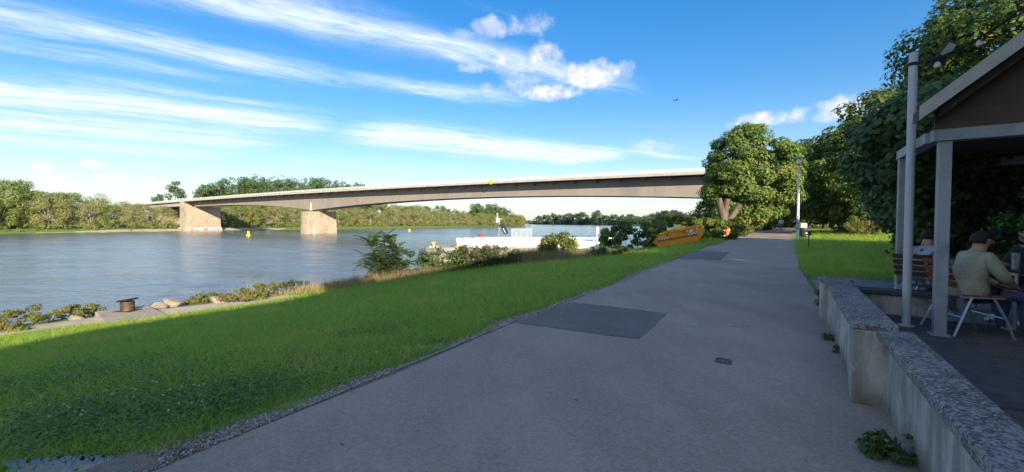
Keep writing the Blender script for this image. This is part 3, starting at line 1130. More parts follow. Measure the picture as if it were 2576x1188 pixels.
def far_vegetation():
    rng = np.random.default_rng(11)
    wil = [tree_meshes(100 + i, 'willow', 15, (0, 0, 7.2), (6.6, 6.2, 7.4), 9000, 0.52, 66, 2.2, M['willow'] if i % 2 == 0 else M['willow2'], M['bark_pale'], 3.0, .38, .45, lowcut=-.78, aspect=.45) for i in range(5)]
    drk = [tree_meshes(200 + i, 'wood_tree', 24, (0, 0, 14), (7.5, 7.5, 10.5), 5000, 0.85, 52, 2.7, M['dark_wood'], M['bark'], 6, .5, .45, aspect=.65) for i in range(4)]
    # willows left of the bridge, front and second row
    ones = ['', 'first', 'second', 'third', 'fourth', 'fifth', 'sixth', 'seventh', 'eighth', 'ninth', 'tenth', 'eleventh', 'twelfth', 'thirteenth', 'fourteenth', 'fifteenth', 'sixteenth', 'seventeenth', 'eighteenth', 'nineteenth']
    tens = {20: ('twentieth', 'twenty'), 30: ('thirtieth', 'thirty'), 40: ('fortieth', 'forty'), 50: ('fiftieth', 'fifty'), 60: ('sixtieth', 'sixty')}
    ORD = [ones[n] if n < 20 else tens[n // 10 * 10][0] if n % 10 == 0 else tens[n // 10 * 10][1] + '-' + ones[n % 10] for n in range(1, 70)]
    def row(s0, s1, step, tt, sc, group, label, ms=wil, name='willow_tree', jt=4.0, ordn=None):
        s = s0
        ordn_i = [0]
        while s < s1:
            tq = tt + rng.uniform(-jt, jt)
            a, b = xy(s, tq)
            a, b = float(a), float(b)
            k = sc * rng.uniform(.82, 1.14)
            lab_ = label if ordn is None else ORD[ordn_i[0]] + ' ' + label; ordn_i[0] += 1
            put_tree(name, ms[rng.integers(len(ms))], (a, b, Hf(a, b)), rng.uniform(0, 6.28), (k * rng.uniform(.9, 1.15), k * rng.uniform(.9, 1.15), k), lab_, group)
            s += step * .82 * rng.uniform(.8, 1.2)
    row(18, 92, 8.6, 284, .98, 'willows on the far bank left of the bridge', 'waterside willow from the left along the far bank left of the bridge', ordn=1)
    row(22, 80, 13, 296, 1.12, 'second row of willows left of the bridge', 'taller willow from the left behind the waterside row left of the bridge', ordn=1)
    row(120, 470, 8.8, 284, .92, 'willows on the far bank beyond the bridge', 'waterside willow counted from the bridge along the far bank downstream', ordn=1)
    row(125, 300, 15, 298, 1.2, 'second row of willows beyond the bridge', 'taller willow from the left in the second row beyond the bridge', ordn=1)
    for px, yv, k, lab in ((30, 193, 1.5, 'tallest rounded willow at the left edge of the far bank'), (95, 200, 1.18, 'big rounded willow beside the tallest one at the left edge')):
        x = (px - 1288) / 1080 * yv
        put_tree('willow_tree', wil[1], (x, yv, Hf(x, yv)), px, (k * .95, k * .95, k), lab, 'willows on the far bank left of the bridge')
    row(-45, 10, 10, 286, 1.0, 'willows left of the picture', 'willow on the far bank beyond the left edge of the picture')
    # understorey right at the far shore, one mass of bushes
    P, Nn = [], []
    for s in np.arange(-45, 480, 2.2):
        if 95 < s < 118: continue
        a, b = xy(s + rng.uniform(-1, 1), 275.5 + rng.uniform(-1.5, 3))
        p, n_ = clump_cloud(rng, 70, (float(a), float(b), Hf(float(a), float(b)) + 1.0), (1.9, 1.9, 1.5), 4, .9, .3)
        P.append(p); Nn.append(n_)
    V, F = leaves(rng, np.vstack(P), np.vstack(Nn), .55, .5)
    tag(np_obj('undergrowth', V, F, M['willow2']), 'low bushes fringing the whole far shore', kind='stuff')
    # high wood behind the bridge
    P, Nn = [], []
    for i in range(88):
        s = rng.uniform(124, 262); tq = rng.uniform(300, 350)
        a, b = (float(v) for v in xy(s, tq))
        h = 27.5 + 8 * math.sin(min(1.6, (s - 118) / 45)) + rng.uniform(-2.5, 2.5)
        if s > 238: h -= (s - 238) * .4
        if s < 132: h -= (132 - s) * .3
        p, n_ = clump_cloud(rng, 1700, (a, b, Hf(a, b) + h - 11), (5.6, 5.6, 11), 26, 2.3, .45)
        P.append(p); Nn.append(n_)
    V, F = leaves(rng, np.vstack(P), np.vstack(Nn), 0.78, .65)
    tag(np_obj('high_wood', V, F, M['dark_wood']), 'tall dark wood rising behind the bridge on the far bank', kind='stuff')
    for (px, py, yv, k, lab) in ((440, 456, 268, 1.0, 'solitary dark conical tree left of the tall wood behind the bridge'), (396, 484, 275, .72, 'small dark tree behind the left end of the bridge')):
        p = at_y(px, py, yv)
        g = Hf(p.x, p.y)
        hh = p.z - g
        cone = tree_meshes(310 + int(px), 'cone_tree', 24, (0, 0, 12), (5.8, 5.8, 12), 3400, .75, 40, 2.2, M['dark_wood'], M['bark'], 5, .45, .4, lowcut=-.8, extra=[(500, (0, 0, 21), (2.4, 2.4, 4), 8, 1.4)])
        put_tree('conical_tree', cone, (p.x, p.y, g), 1.0, (k, k, hh / 25), lab)
    # dark wood group right of the pier, beyond the willows
    row(400, 475, 9.5, 312, .98, 'dark trees behind the willows downstream', 'dark tree from the left in the tall group ending the far bank', drk, 'dark_tree', 7, 1)
    row(330, 400, 18, 318, .78, 'dark trees behind the willows downstream', 'small dark tree from the left behind the willows right of the river pier', drk, 'dark_tree', 4, 1)
    # a leaning pale-stemmed willow at the left edge
    p = at_z(14, 578, -2.2)
    o = empty('leaning_willow', (p.x, p.y, Hf(p.x, p.y)), 0, 'pale bare-stemmed willow with a forked trunk at the left edge of the far bank', 'tree')
    mb = MB(); mb.tube([(0, 0, -.3), (.3, -1, 3.5), (1.3, -1.2, 6.5)], [.38, .33, .28], 8); mb.tube([(1.3, -1.2, 6.4), (.2, -1, 8.5), (-1.6, -1, 10.5)], [.24, .2, .1], 7); mb.tube([(1.3, -1.2, 6.4), (2.8, -1.2, 8), (4.5, -1, 9.2)], [.22, .18, .1], 7)
    mb.build('trunk', M['bark_pale'], o, True)
    P, Nn = clump_cloud(rng, 2600, (0, 2, 12.5), (7, 5, 5.5), 34, 2.0, .4)
    V, F = leaves(rng, P, Nn, .6, .45)
    np_obj('crown', V, F, M['willow'], o)
    # distant trees on the near side far downstream
    fw = [tree_meshes(400 + i, 'far_tree', 22, (0, 0, 11), (8.5, 8.5, 11), 4200, 1.3, 46, 3.0, M['far_wood'], M['bark'], 5, .5, .4, lowcut=-.8, aspect=.7) for i in range(4)]
    # px, top py, foot py, depth
    far = [(1352, 543, 563, 1350), (1372, 538, 563, 1250), (1392, 536, 564, 1180), (1412, 540, 564, 1150), (1432, 534, 564, 1080), (1452, 537, 565, 1040), (1466, 533, 565, 1000), (1484, 544, 565, 980),
           (1502, 529, 565, 930), (1524, 541, 566, 900), (1546, 537, 566, 860), (1566, 540, 566, 820), (1584, 538, 567, 790), (1604, 543, 567, 760), (1622, 545, 567, 720), (1640, 537, 568, 640),
           (1664, 530, 568, 540), (1684, 526, 569, 520), (1702, 529, 569, 520), (1722, 540, 570, 500), (1420, 552, 565, 1120), (1474, 551, 566, 985), (1530, 552, 567, 880), (1596, 553, 568, 740)]
    far.sort()
    for i, (px, pt, pf, yv) in enumerate(far):
        p = at_y(px, pt, yv)
        g = Hf(p.x, p.y)
        k = (p.z - g) / 22
        lab = {1664: 'left of the three round green trees behind the hedge', 1684: 'middle and tallest of the three round green trees behind the hedge', 1702: 'right of the three round green trees behind the hedge'}.get(px, ORD[i] + ' tree from the left in the distant line under the bridge')
        put_tree('distant_tree', fw[i % 4], (p.x, p.y, g), i * 1.3, (k * 1.05, k * 1.05, k), lab, 'round trees behind the hedge' if 1655 < px < 1710 else 'distant trees downstream')
    P, Nn = [], []
    for px in np.arange(1330, 1760, 1.6):
        yv = float(np.interp(px, [1330, 1400, 1500, 1600, 1660, 1760], [1420, 1150, 930, 740, 560, 470])) + rng.uniform(-25, 15)
        p = at_y(px, 560, yv)
        hb = rng.uniform(4, 8.5); p2, n_ = clump_cloud(rng, 110, (p.x, p.y, Hf(p.x, p.y) + hb * .8), (6, 6, hb), 9, 2.8, .3)
        P.append(p2); Nn.append(n_)
    V, F = leaves(rng, np.vstack(P), np.vstack(Nn), 1.6, .7)
    tag(np_obj('shore_bushes', V, F, M['far_wood']), 'bushes filling in below the distant trees downstream', kind='stuff')
    # very far tree line closing the river
    P, Nn = [], []
    for i in range(60):
        px = 1262 + i * 1.6
        p = at_y(px, 556 + rng.uniform(-2, 2), 2300 + rng.uniform(-150, 150))
        q, n_ = clump_cloud(rng, 60, (p.x, p.y, p.z / 2), (9, 9, max(4, p.z / 2 + 2)), 8, 4, .4)
        P.append(q); Nn.append(n_)
    V, F = leaves(rng, np.vstack(P), np.vstack(Nn), 4.0, .7)
    tag(np_obj('horizon_wood', V, F, M['far_wood']), 'thin line of woods where the river meets the horizon', kind='stuff')


far_vegetation()


def near_trees():
    rng = np.random.default_rng(21)
    # the big chestnut left of the path
    yv = 47.0
    foot = at_y(1890, 585, yv)
    g = Hf(foot.x, foot.y)
    o = empty('chestnut_tree', (foot.x - .2, foot.y, g), 0, 'big round chestnut tree with browning top left of the path, in front of the bridge', 'tree')
    P, Nn = [], []
    for (n, c, r, nc, cr) in ((28000, (0, 0, 6.5), (4.9, 4.9, 5.8), 120, 1.1), (7000, (-2.6, -.6, 3.6), (2.5, 2.7, 2.7), 40, .9), (11000, (-2.2, -1.0, 5.6), (3.3, 3.2, 3.6), 60, 1.0), (7000, (2.2, 0, 6.6), (3.0, 3.4, 3.6), 50, 1.0),
                              (2400, (-.3, 0, 10.6), (2.4, 2.4, 1.7), 18, .8), (4200, (-1.3, 0, 2.5), (2.9, 3.6, 1.9), 36, .95)):
        p, q = clump_cloud(rng, n, c, r, nc, cr, .60, .60)
        P.append(p); Nn.append(q)
    V, F = leaves(rng, np.vstack(P), np.vstack(Nn), .30, .62)
    np_obj('crown', V, F, M['chestnut'], o)
    o.scale = (.92, .95, .95)
    tri_tubes(limbs(rng, 2.6, 11, 4.5, .42, 7), 8).build('trunk', M['bark'], o, True)
    # avenue on the right: shared meshes
    av = [tree_meshes(500 + i, 'avenue_tree', 13, (0, 0, 7.0), (4.9, 4.9, 6.2), 19000, .34, 100, 1.15, M['avenue'], M['bark'], 2.2, .33, .55, aspect=.62, flat=.7, lowcut=-.75) for i in range(3)]
    low = [tree_meshes(540 + i, 'low_tree', 8, (0, 0, 4.2), (3.9, 3.9, 4.2), 11000, .28, 60, .95, M['avenue'], M['bark'], 1.2, .18, .5, lowcut=-.9, aspect=.62) for i in range(2)]
    gd = [tree_meshes(560 + i, 'garden_tree', 13, (0, 0, 6.9), (4.6, 4.6, 6.2), 16000, .34, 90, 1.2, M['avenue'], M['bark'], 2.0, .3, .5, lowcut=-.85, aspect=.65) for i in range(2)]
    tall = tree_meshes(570, 'tall_tree', 12, (0, 0, 9.8), (3.8, 3.8, 2.8), 34000, .20, 120, .95, M['avenue'], M['bark'], 6.5, .28, .3, aspect=.62)
    spots = [  # px, depth, meshes, scale, label
        (2010, 72, av[0], 1.05, 'avenue tree closing the end of the path behind the walker'),
        (1925, 78, av[1], 1.0, 'dark avenue tree behind the chestnut over the path'),
        (2075, 60, av[2], 1.0, 'tree right of the lamp post, behind the white cabinet'),
        (2032, 66, av[1], 1.02, 'avenue tree seen between the chestnut and the lamp post'),
        (2140, 46, av[1], .92, 'broad tree behind the lawn right of the lamp post'),
        (2232, 43, av[0], .95, 'tree between the lawn and the climber, behind the parked car'),
        (2090, 88, av[0], 1.1, 'tall avenue tree far behind the lamp post'),
        (2238, 45, gd[0], 1.16, 'yellowing tall tree above the climber left of the round pole'),
        (2548, 19.5, tall, 1.0, 'tall tree rising behind the canopy roof at the right edge'),
        (2470, 17, low[0], .55, 'dense low tree in the dark behind the canopy posts'),
        (2395, 15.5, low[1], .45, 'dense low tree behind the canopy, right of the climber'),
        (2570, 12, low[0], .45, 'dark low tree at the back of the terrace, right edge'),
        (1795, 84, low[0], .95, 'dark small tree under the bridge left of the dead trunk'),
        (1760, 96, low[1], .6, 'small dark bush under the bridge beside the chestnut'),
        (1975, 96, low[1], 1.1, 'dark low tree filling the end of the path'),
        (2030, 82, low[0], 1.2, 'dark low tree right of the path end'),
        (1900, 62, low[1], .9, 'dense low tree under the chestnut beside the path'),
        (2110, 50, low[0], .9, 'dense low tree behind the white cabinet'),
        (2190, 42, low[1], .85, 'dense low tree at the back of the lawn'),
    ]
    for px, yv, ms, k, lab in spots:
        x = (px - 1288) / 1080 * yv
        put_tree('low_tree' if ms in low else 'avenue_tree', ms, (x, yv, Hf(x, yv)), rng.uniform(0, 6.28), (k, k, k * rng.uniform(.95, 1.05)), lab)
    # unseen trees beside and behind the viewer; they shade the path and the lawn
    for i, (x, y, k) in enumerate(BACK_TREES):
        ms = av[i % 3]
        put_tree('garden_tree', gd[i % 2], (x, y, Hf(x, y)), i * 1.1, (k, k, k), 'unseen shade tree right of the picture, in or beside the garden row behind the canopy', 'garden trees right of the picture')


BACK_TREES = [(float(xy(a, b)[0]), float(xy(a, b)[1]), k) for a, b, k in ((2.5, -15, .56), (6.2, -15.5, .54), (9.8, -15, .76), (12.8, -15.5, .74), (17, -15, .53), (20.5, -14, .5), (23.8, -12.3, .42), (21.5, -17, .55), (4.5, -19, .62), (11.5, -19, .62), (17, -19, .6), (-3.2, -9.6, .5), (-8.5, -8.5, .56))]  # last two are added to block sky over the near path
near_trees()


# ---- bank shrubs
def shrub(name, loc, rad, n, leaf, mat, label, seed, cat='shrub', group=None, nclump=24, crad=.28, aspect=.55, stems=7, lowcut=-.6, shell=.45, stem_mat=None, up=None):
    rng = np.random.default_rng(seed)
    o = empty(name, loc, 0, label, cat, group)
    P, Nn = clump_cloud(rng, n, (0, 0, rad[2] * .95), rad, nclump, crad, shell, .8, lowcut)
    V, F = leaves(rng, P, Nn, leaf, aspect)
    np_obj('foliage', V, F, mat, o)
    mb = MB()
    for i in range(stems):
        a = rng.uniform(0, 6.28); r = rng.uniform(.2, .8)
        x, y = math.cos(a) * rad[0] * r, math.sin(a) * rad[1] * r
        mb.tube([(x * .15, y * .15, -.15), (x * .5, y * .5, rad[2] * .7), (x, y, rad[2] * rng.uniform(1.1, 1.8))], [.02, .014, .004], 5)
    mb.build('stem', stem_mat or M['bark'], o)
    return o


def pinnate(rng, base, direc, length, npair, leaflet, mb_v, mb_f, stem, droop=.5):
    """one compound leaf: rachis arching over, paired leaflets"""
    d = np.array(direc, float); d /= np.linalg.norm(d)
    side = np.cross(d, [0, 0, 1]); side /= max(np.linalg.norm(side), 1e-6)
    pts = []
    for i in range(npair + 1):
        f = i / npair
        pts.append(np.array(base) + d * length * f + np.array([0, 0, -droop * length * f * f]))
    stem.tube([tuple(p) for p in pts[::2]], [.008, .006, .004, .003, .003][:len(pts[::2])] if len(pts[::2]) <= 5 else .005, 4)
    for i in range(1, npair + 1):
        f = i / npair
        dirn = pts[i] - pts[i - 1]; dirn /= np.linalg.norm(dirn)
        L = leaflet * (1 - .45 * abs(f - .4)) * rng.uniform(.85, 1.15)
        for sg_ in (-1, 1):
            t = unit((side * sg_ * .9 + dirn * .45 + np.array([0, 0, -.30]) + rng.normal(size=3) * .08)[None])[0]
            w = np.cross(t, np.cross(side, dirn) * 1.0); w = dirn * .5 + np.array([0, 0, .1]) ; w -= t * w.dot(t); w /= np.linalg.norm(w)
            b = len(mb_v)
            p0 = pts[i]
            mb_v += [p0, p0 + t * L * .4 + w * L * .17, p0 + t * L, p0 + t * L * .4 - w * L * .17]
            mb_f.append((b, b + 1, b + 2, b + 3))


def ailanthus(loc, stems, label, seed, name='ailanthus_bush', mat=None):
    """stems: list of (dx, dy, height, n leaves, leaf length)"""
    rng = np.random.default_rng(seed)
    o = empty(name, loc, 0, label, 'bush')
    Vv, Ff, stm = [], [], MB()
    for (dx, dy, h, nl, ll) in stems:
        x0, y0 = dx * .25, dy * .25
        top = (dx, dy, h)
        stm.tube([(x0, y0, -.2), ((x0 + dx) / 2 + rng.normal() * .05, (y0 + dy) / 2, h * .5), top], [.035, .025, .012], 6)
        for i in range(nl):
            f = rng.uniform(.18, 1.0)
            bx, by, bz = x0 + (dx - x0) * f, y0 + (dy - y0) * f, h * f
            a = rng.uniform(0, 6.28)
            el = rng.uniform(.1, .75) + (.5 if f > .85 else 0)
            L = ll * rng.uniform(.7, 1.15)
            pinnate(rng, (bx, by, bz), (math.cos(a) * math.cos(el), math.sin(a) * math.cos(el), math.sin(el)), L, 11, .19 * ll / .9, Vv, Ff, stm, droop=rng.uniform(.25, .6))
    np_obj('foliage', np.array(Vv), np.array(Ff), mat or M['ailanthus'], o)
    stm.build('stem', M['bark'], o)
    return o


def grass_tuft(rng, n, cx, cy, rx, ry, h, w=.012, zfun=H, lean=.35):
    x = cx + rng.normal(0, .5, n) * rx
    y = cy + rng.normal(0, .5, n) * ry
    z = zfun(x, y)
    hh = h * rng.uniform(.5, 1.15, n)
    a = rng.uniform(0, 6.28, n)
    ln = lean * hh * rng.uniform(.2, 1, n)
    b = rng.uniform(0, 6.28, n)
    wx, wy = np.cos(b) * w, np.sin(b) * w
    p0 = np.stack([x - wx, y - wy, z - .02], -1); p1 = np.stack([x + wx, y + wy, z - .02], -1)
    p2 = np.stack([x + np.cos(a) * ln, y + np.sin(a) * ln, z + hh], -1)
    V = np.stack([p0, p1, p2], 1).reshape(-1, 3)
    return V, np.arange(3 * n).reshape(n, 3)


def bank_plants():
    rng = np.random.default_rng(31)
    SH = lambda px, py, z=-1.85: (lambda p: Vector((p.x, p.y, Hf(p.x, p.y))))(at_z(px, py, z))
    # ailanthus clump at the crest
    g = G(960, 690)
    ailanthus(g, [(-.45, 0, 1.8, 34, 1.0), (.1, .2, 2.0, 34, .9), (.5, .1, 1.85, 34, .85), (-.15, -.3, 1.4, 30, .85), (.9, -.1, 1.3, 28, .8), (1.35, 0, 1.1, 24, .7), (-.6, -.2, 1.1, 26, .8), (.3, -.4, 1.0, 30, .75), (.6, .3, 1.5, 30, .8), (0, .3, .9, 30, .8), (1.0, .2, .7, 24, .7), (1.7, .1, .7, 16, .6)],
              'dark feathery ailanthus bush standing over the water on the bank crest', 7)
    g = G(1105, 684)
    shrub('bramble_shrub', g, (1.2, .8, .60), 4200, .10, M['shrub'], 'green shrub right beside the ailanthus, in front of the grey pontoon', 41, nclump=46, crad=.27, shell=.3)
    g = G(1190, 676)
    shrub('bramble_shrub', g, (1.3, .8, .62), 5200, .10, M['bramble'], 'dark bramble below the left end of the white gangway', 42, nclump=52, crad=.27, shell=.3)
    g = G(1255, 668)
    shrub('bramble_shrub', g, (1.0, .8, .55), 2400, .11, M['bramble'], 'low reddish bramble right of the dark bramble, below the gangway lettering', 43, nclump=36, crad=.2)
    g = G(1405, 652)
    shrub('sunlit_shrub', g, (1.15, .9, .72), 6000, .12, M['hedge'], 'sunlit bushy shrub in front of the white gangway', 44, nclump=60, crad=.30, shell=.3, lowcut=-.8)
    g = G(1530, 645)
    shrub('bramble_shrub', g, (1.0, .9, .32), 1500, .10, M['bramble'], 'low dark bramble between the sunlit shrub and the hedge', 45, nclump=24, crad=.18)
    g = SH(692, 748)
    ailanthus(g, [(0, 0, .62, 9, .4), (.12, .1, .5, 7, .36), (-.1, 0, .45, 7, .36)], 'young leafy tree seedling at the end of the concrete towpath', 8, 'seedling')
    g = SH(770, 738)
    ailanthus(g, [(0.1, 0, .55, 5, .3), (-.1, .1, .7, 4, .26)], 'spindly weed with a tall bare stem over the water', 9, 'tall_weed')
    g = SH(838, 722, -1.5)
    ailanthus(g, [(0, 0, .35, 6, .45), (.1, .1, .4, 4, .3)], 'small leafy weed leaning over the water left of the ailanthus', 10, 'leafy_weed')
    # trailing weeds and dry grass
    tags = [((520, 766), (.8, .5, .24), 'yellow flowering weed tuft between the boulders', M['weed'], 51), ((612, 774), (.9, .6, .26), 'low creeping weeds right of the pale boulder, ending the towpath', M['weed'], 52), ((668, 766), (.9, .7, .33), 'sunlit creeping weeds under the seedling', M['weed'], 53),
            ((745, 752), (.8, .8, .30), 'shaded brown-green weeds beside the sunlit ones', M['bramble'], 54), ((105, 812), (1.3, .7, .27), 'sunlit reddish weeds on the shore left of the concrete slab', M['weed'], 55), ((205, 800), (.8, .5, .22), 'green weeds touching the left corner of the concrete slab', M['weed'], 56),
            ((15, 834), (.9, .6, .26), 'weeds on the shore at the left edge of the picture', M['weed'], 57), ((28, 843), (.5, .25, .08), 'little weeds growing on the towpath at the left edge', M['weed'], 58), ((455, 768), (.8, .4, .2), 'weeds behind the concrete slab right of the bollard', M['weed'], 59)]
    for (px, rad, lab, mat, sd) in tags:
        g = SH(*px)
        shrub('weed_clump', g, rad, 1500, .075, mat, lab, sd, nclump=30, crad=.12, stems=5, cat='weeds')
    parts = []
    for (px, py, rx, ry, h, n) in ((625, 766, .8, .4, .45, 500), (640, 762, .5, .3, .8, 60), (850, 722, 2.2, .9, .38, 1500), (930, 706, 2.4, .9, .5, 2000), (1010, 700, 1.6, .7, .5, 900), (780, 735, 1.2, .7, .35, 700),
                                   (1300, 662, 1.6, 1.0, .6, 1500), (1370, 658, 1.6, 1.0, .65, 1500), (1450, 652, 1.6, 1.0, .5, 1200)):
        g = SH(px, py) if px < 700 else G(px, py)
        parts.append(grass_tuft(rng, n, g.x, g.y, rx, ry, h, .009))
    off, VV, FF = 0, [], []
    for V, F in parts:
        VV.append(V); FF.append(F + off); off += len(V)
    tag(np_obj('dry_grass', np.vstack(VV), np.vstack(FF), M['dry']), 'straw-coloured dry grass along the bank crest', kind='stuff')
    parts = []
    for (px, py, rx, ry, h, n) in ((1280, 662, 1.5, 1.2, .75, 2200), (1340, 656, 1.8, 1.2, .8, 2600), (1440, 650, 2.0, 1.2, .55, 2400), (1090, 684, 2.4, 1.0, .35, 2000), (1530, 641, 1.6, 1.2, .4, 1500)):
        g = G(px, py)
        parts.append(grass_tuft(rng, n, g.x, g.y, rx, ry, h, .012))
    off, VV, FF = 0, [], []
    for V, F in parts:
        VV.append(V); FF.append(F + off); off += len(V)
    tag(np_obj('tall_grass', np.vstack(VV), np.vstack(FF), M['hedge']), 'tall green reeds and grass in front of the white gangway', kind='stuff')
    # hedges around the skip
    def hedge(name, pix, yv, rad, n, lab, seed, leaf=.14, mat=None, crad=.28, nclump=70, rz=0.0):
        x = (pix - 1288) / 1080 * yv
        o = shrub(name, (x, yv, Hf(x, yv)), rad, n, leaf, mat or M['hedge'], lab, seed, 'hedge', nclump=nclump, crad=crad, lowcut=-.85, shell=.5)
        o.rotation_euler[2] = rz
        return o
    hedge('hedge', 1600, 29.8, (2.6, 1.6, 1.0), 11000, 'dark dense bush left of the skip, reaching down the bank', 61, mat=M['shrub'])
    hedge('hedge', 1690, 32.0, (2.5, 1.4, 1.15), 9000, 'bushy sunlit-topped hedge directly behind the skip', 62)
    hedge('hedge', 1795, 33.5, (2.2, 1.2, .92), 9000, 'trimmed yellow-green hedge right of the skip', 63)
    hedge('hedge', 1848, 39.0, (1.5, 1.0, .62), 5000, 'low sunlit hedge below the dead trunk by the path', 64)
    hedge('hedge', 2190, 39.0, (2.4, 1.0, 1.0), 5000, 'dry yellowish bush behind the lawn in front of the parked car', 65, mat=M['weed'], leaf=.12)


bank_plants()

# ------------------------------------------------------------------ grass, pebbles, flowers, puddle
def vis_mask(x, y, pad=60):
    px = 1288 + 1080 * x / np.maximum(y, .1)
    return (y > 1.2) & (px > -pad) & (px < 2576 + pad)


M['blade'] = leafmat('grass_blade', [(0.154, 0.275, 0.031), (0.243, 0.390, 0.050), (0.346, 0.476, 0.072), (0.538, 0.476, 0.187)], 0.45, rough=0.5, spread=[0, .5, .93, 1], patch=(0.448, 0.439, 0.099), pscale=0.55)
M['clover'] = leafmat('clover_leaf', [(0.050, 0.130, 0.022), (0.085, 0.190, 0.034), (0.13, 0.24, 0.05)], 0.35, rough=0.45)  # tone set darker than the blades to paint the shadier near-left lawn
M['flower'] = surf('clover_flower', (0.62, 0.60, 0.52), (0.50, 0.42, 0.38), 30, 0.8)
M['pebble'] = leafmat('pebble', [(0.13, 0.11, 0.085), (0.27, 0.24, 0.20), (0.48, 0.45, 0.40)], 0.0, rough=0.85)
M['puddle'] = surf('puddle_water', (0.012, 0.013, 0.012), (0.018, 0.018, 0.016), 2, 0.03, spec=0.5)


def lawn_ok(x, y):
    s, t = st(x, y)
    At = np.interp(s, _PS, _A_t)
    left = (t > 0.02) & (t < At + np.where(s > 4.5, .9, -.15))
    right = (t < -3.6) & (s > 5.2) & ~((s < 8.5) & (t > -7.5)) & (t > -40)
    return (left | right) & ~on_path(x, y, .01)


def verge_fade(rng, x, y):
    """thin grass over the gravel verge and bare spots"""
    xl = np.interp(y, PL[:, 1], PL[:, 0])
    d = (xl - x) * .85
    wob = .06 + .16 * np.sin(y * 1.7) * np.sin(y * .63 + 1) + .12 * np.sin(y * 4.1)
    keep = np.where((d > 0) & (d < .75), rng.uniform(0, 1, len(x)) < np.clip((d - wob * .75) / .35, .03, 1), True)
    for (cx, cy, rx, ry) in BARE:
        r = ((x - cx) / rx) ** 2 + ((y - cy) / ry) ** 2
        keep &= (r > 1) | (rng.uniform(0, 1, len(x)) < .12)
    return keep


_b1, _b2, _b3 = G(915, 850), G(1090, 868), G(420, 855)
BARE = [(_b1.x, _b1.y, .5, .16), (_b2.x, _b2.y, .5, .12), (_b3.x, _b3.y, .5, .2)]


def puddle_zone(x, y):
    c = at_z(225, 1200, -.06)
    return (((x - c.x) / .50) ** 2 + ((y - c.y) / .13) ** 2 < 1 + .25 * np.sin(x * 9) + .15 * np.sin(x * 23 + y * 11))


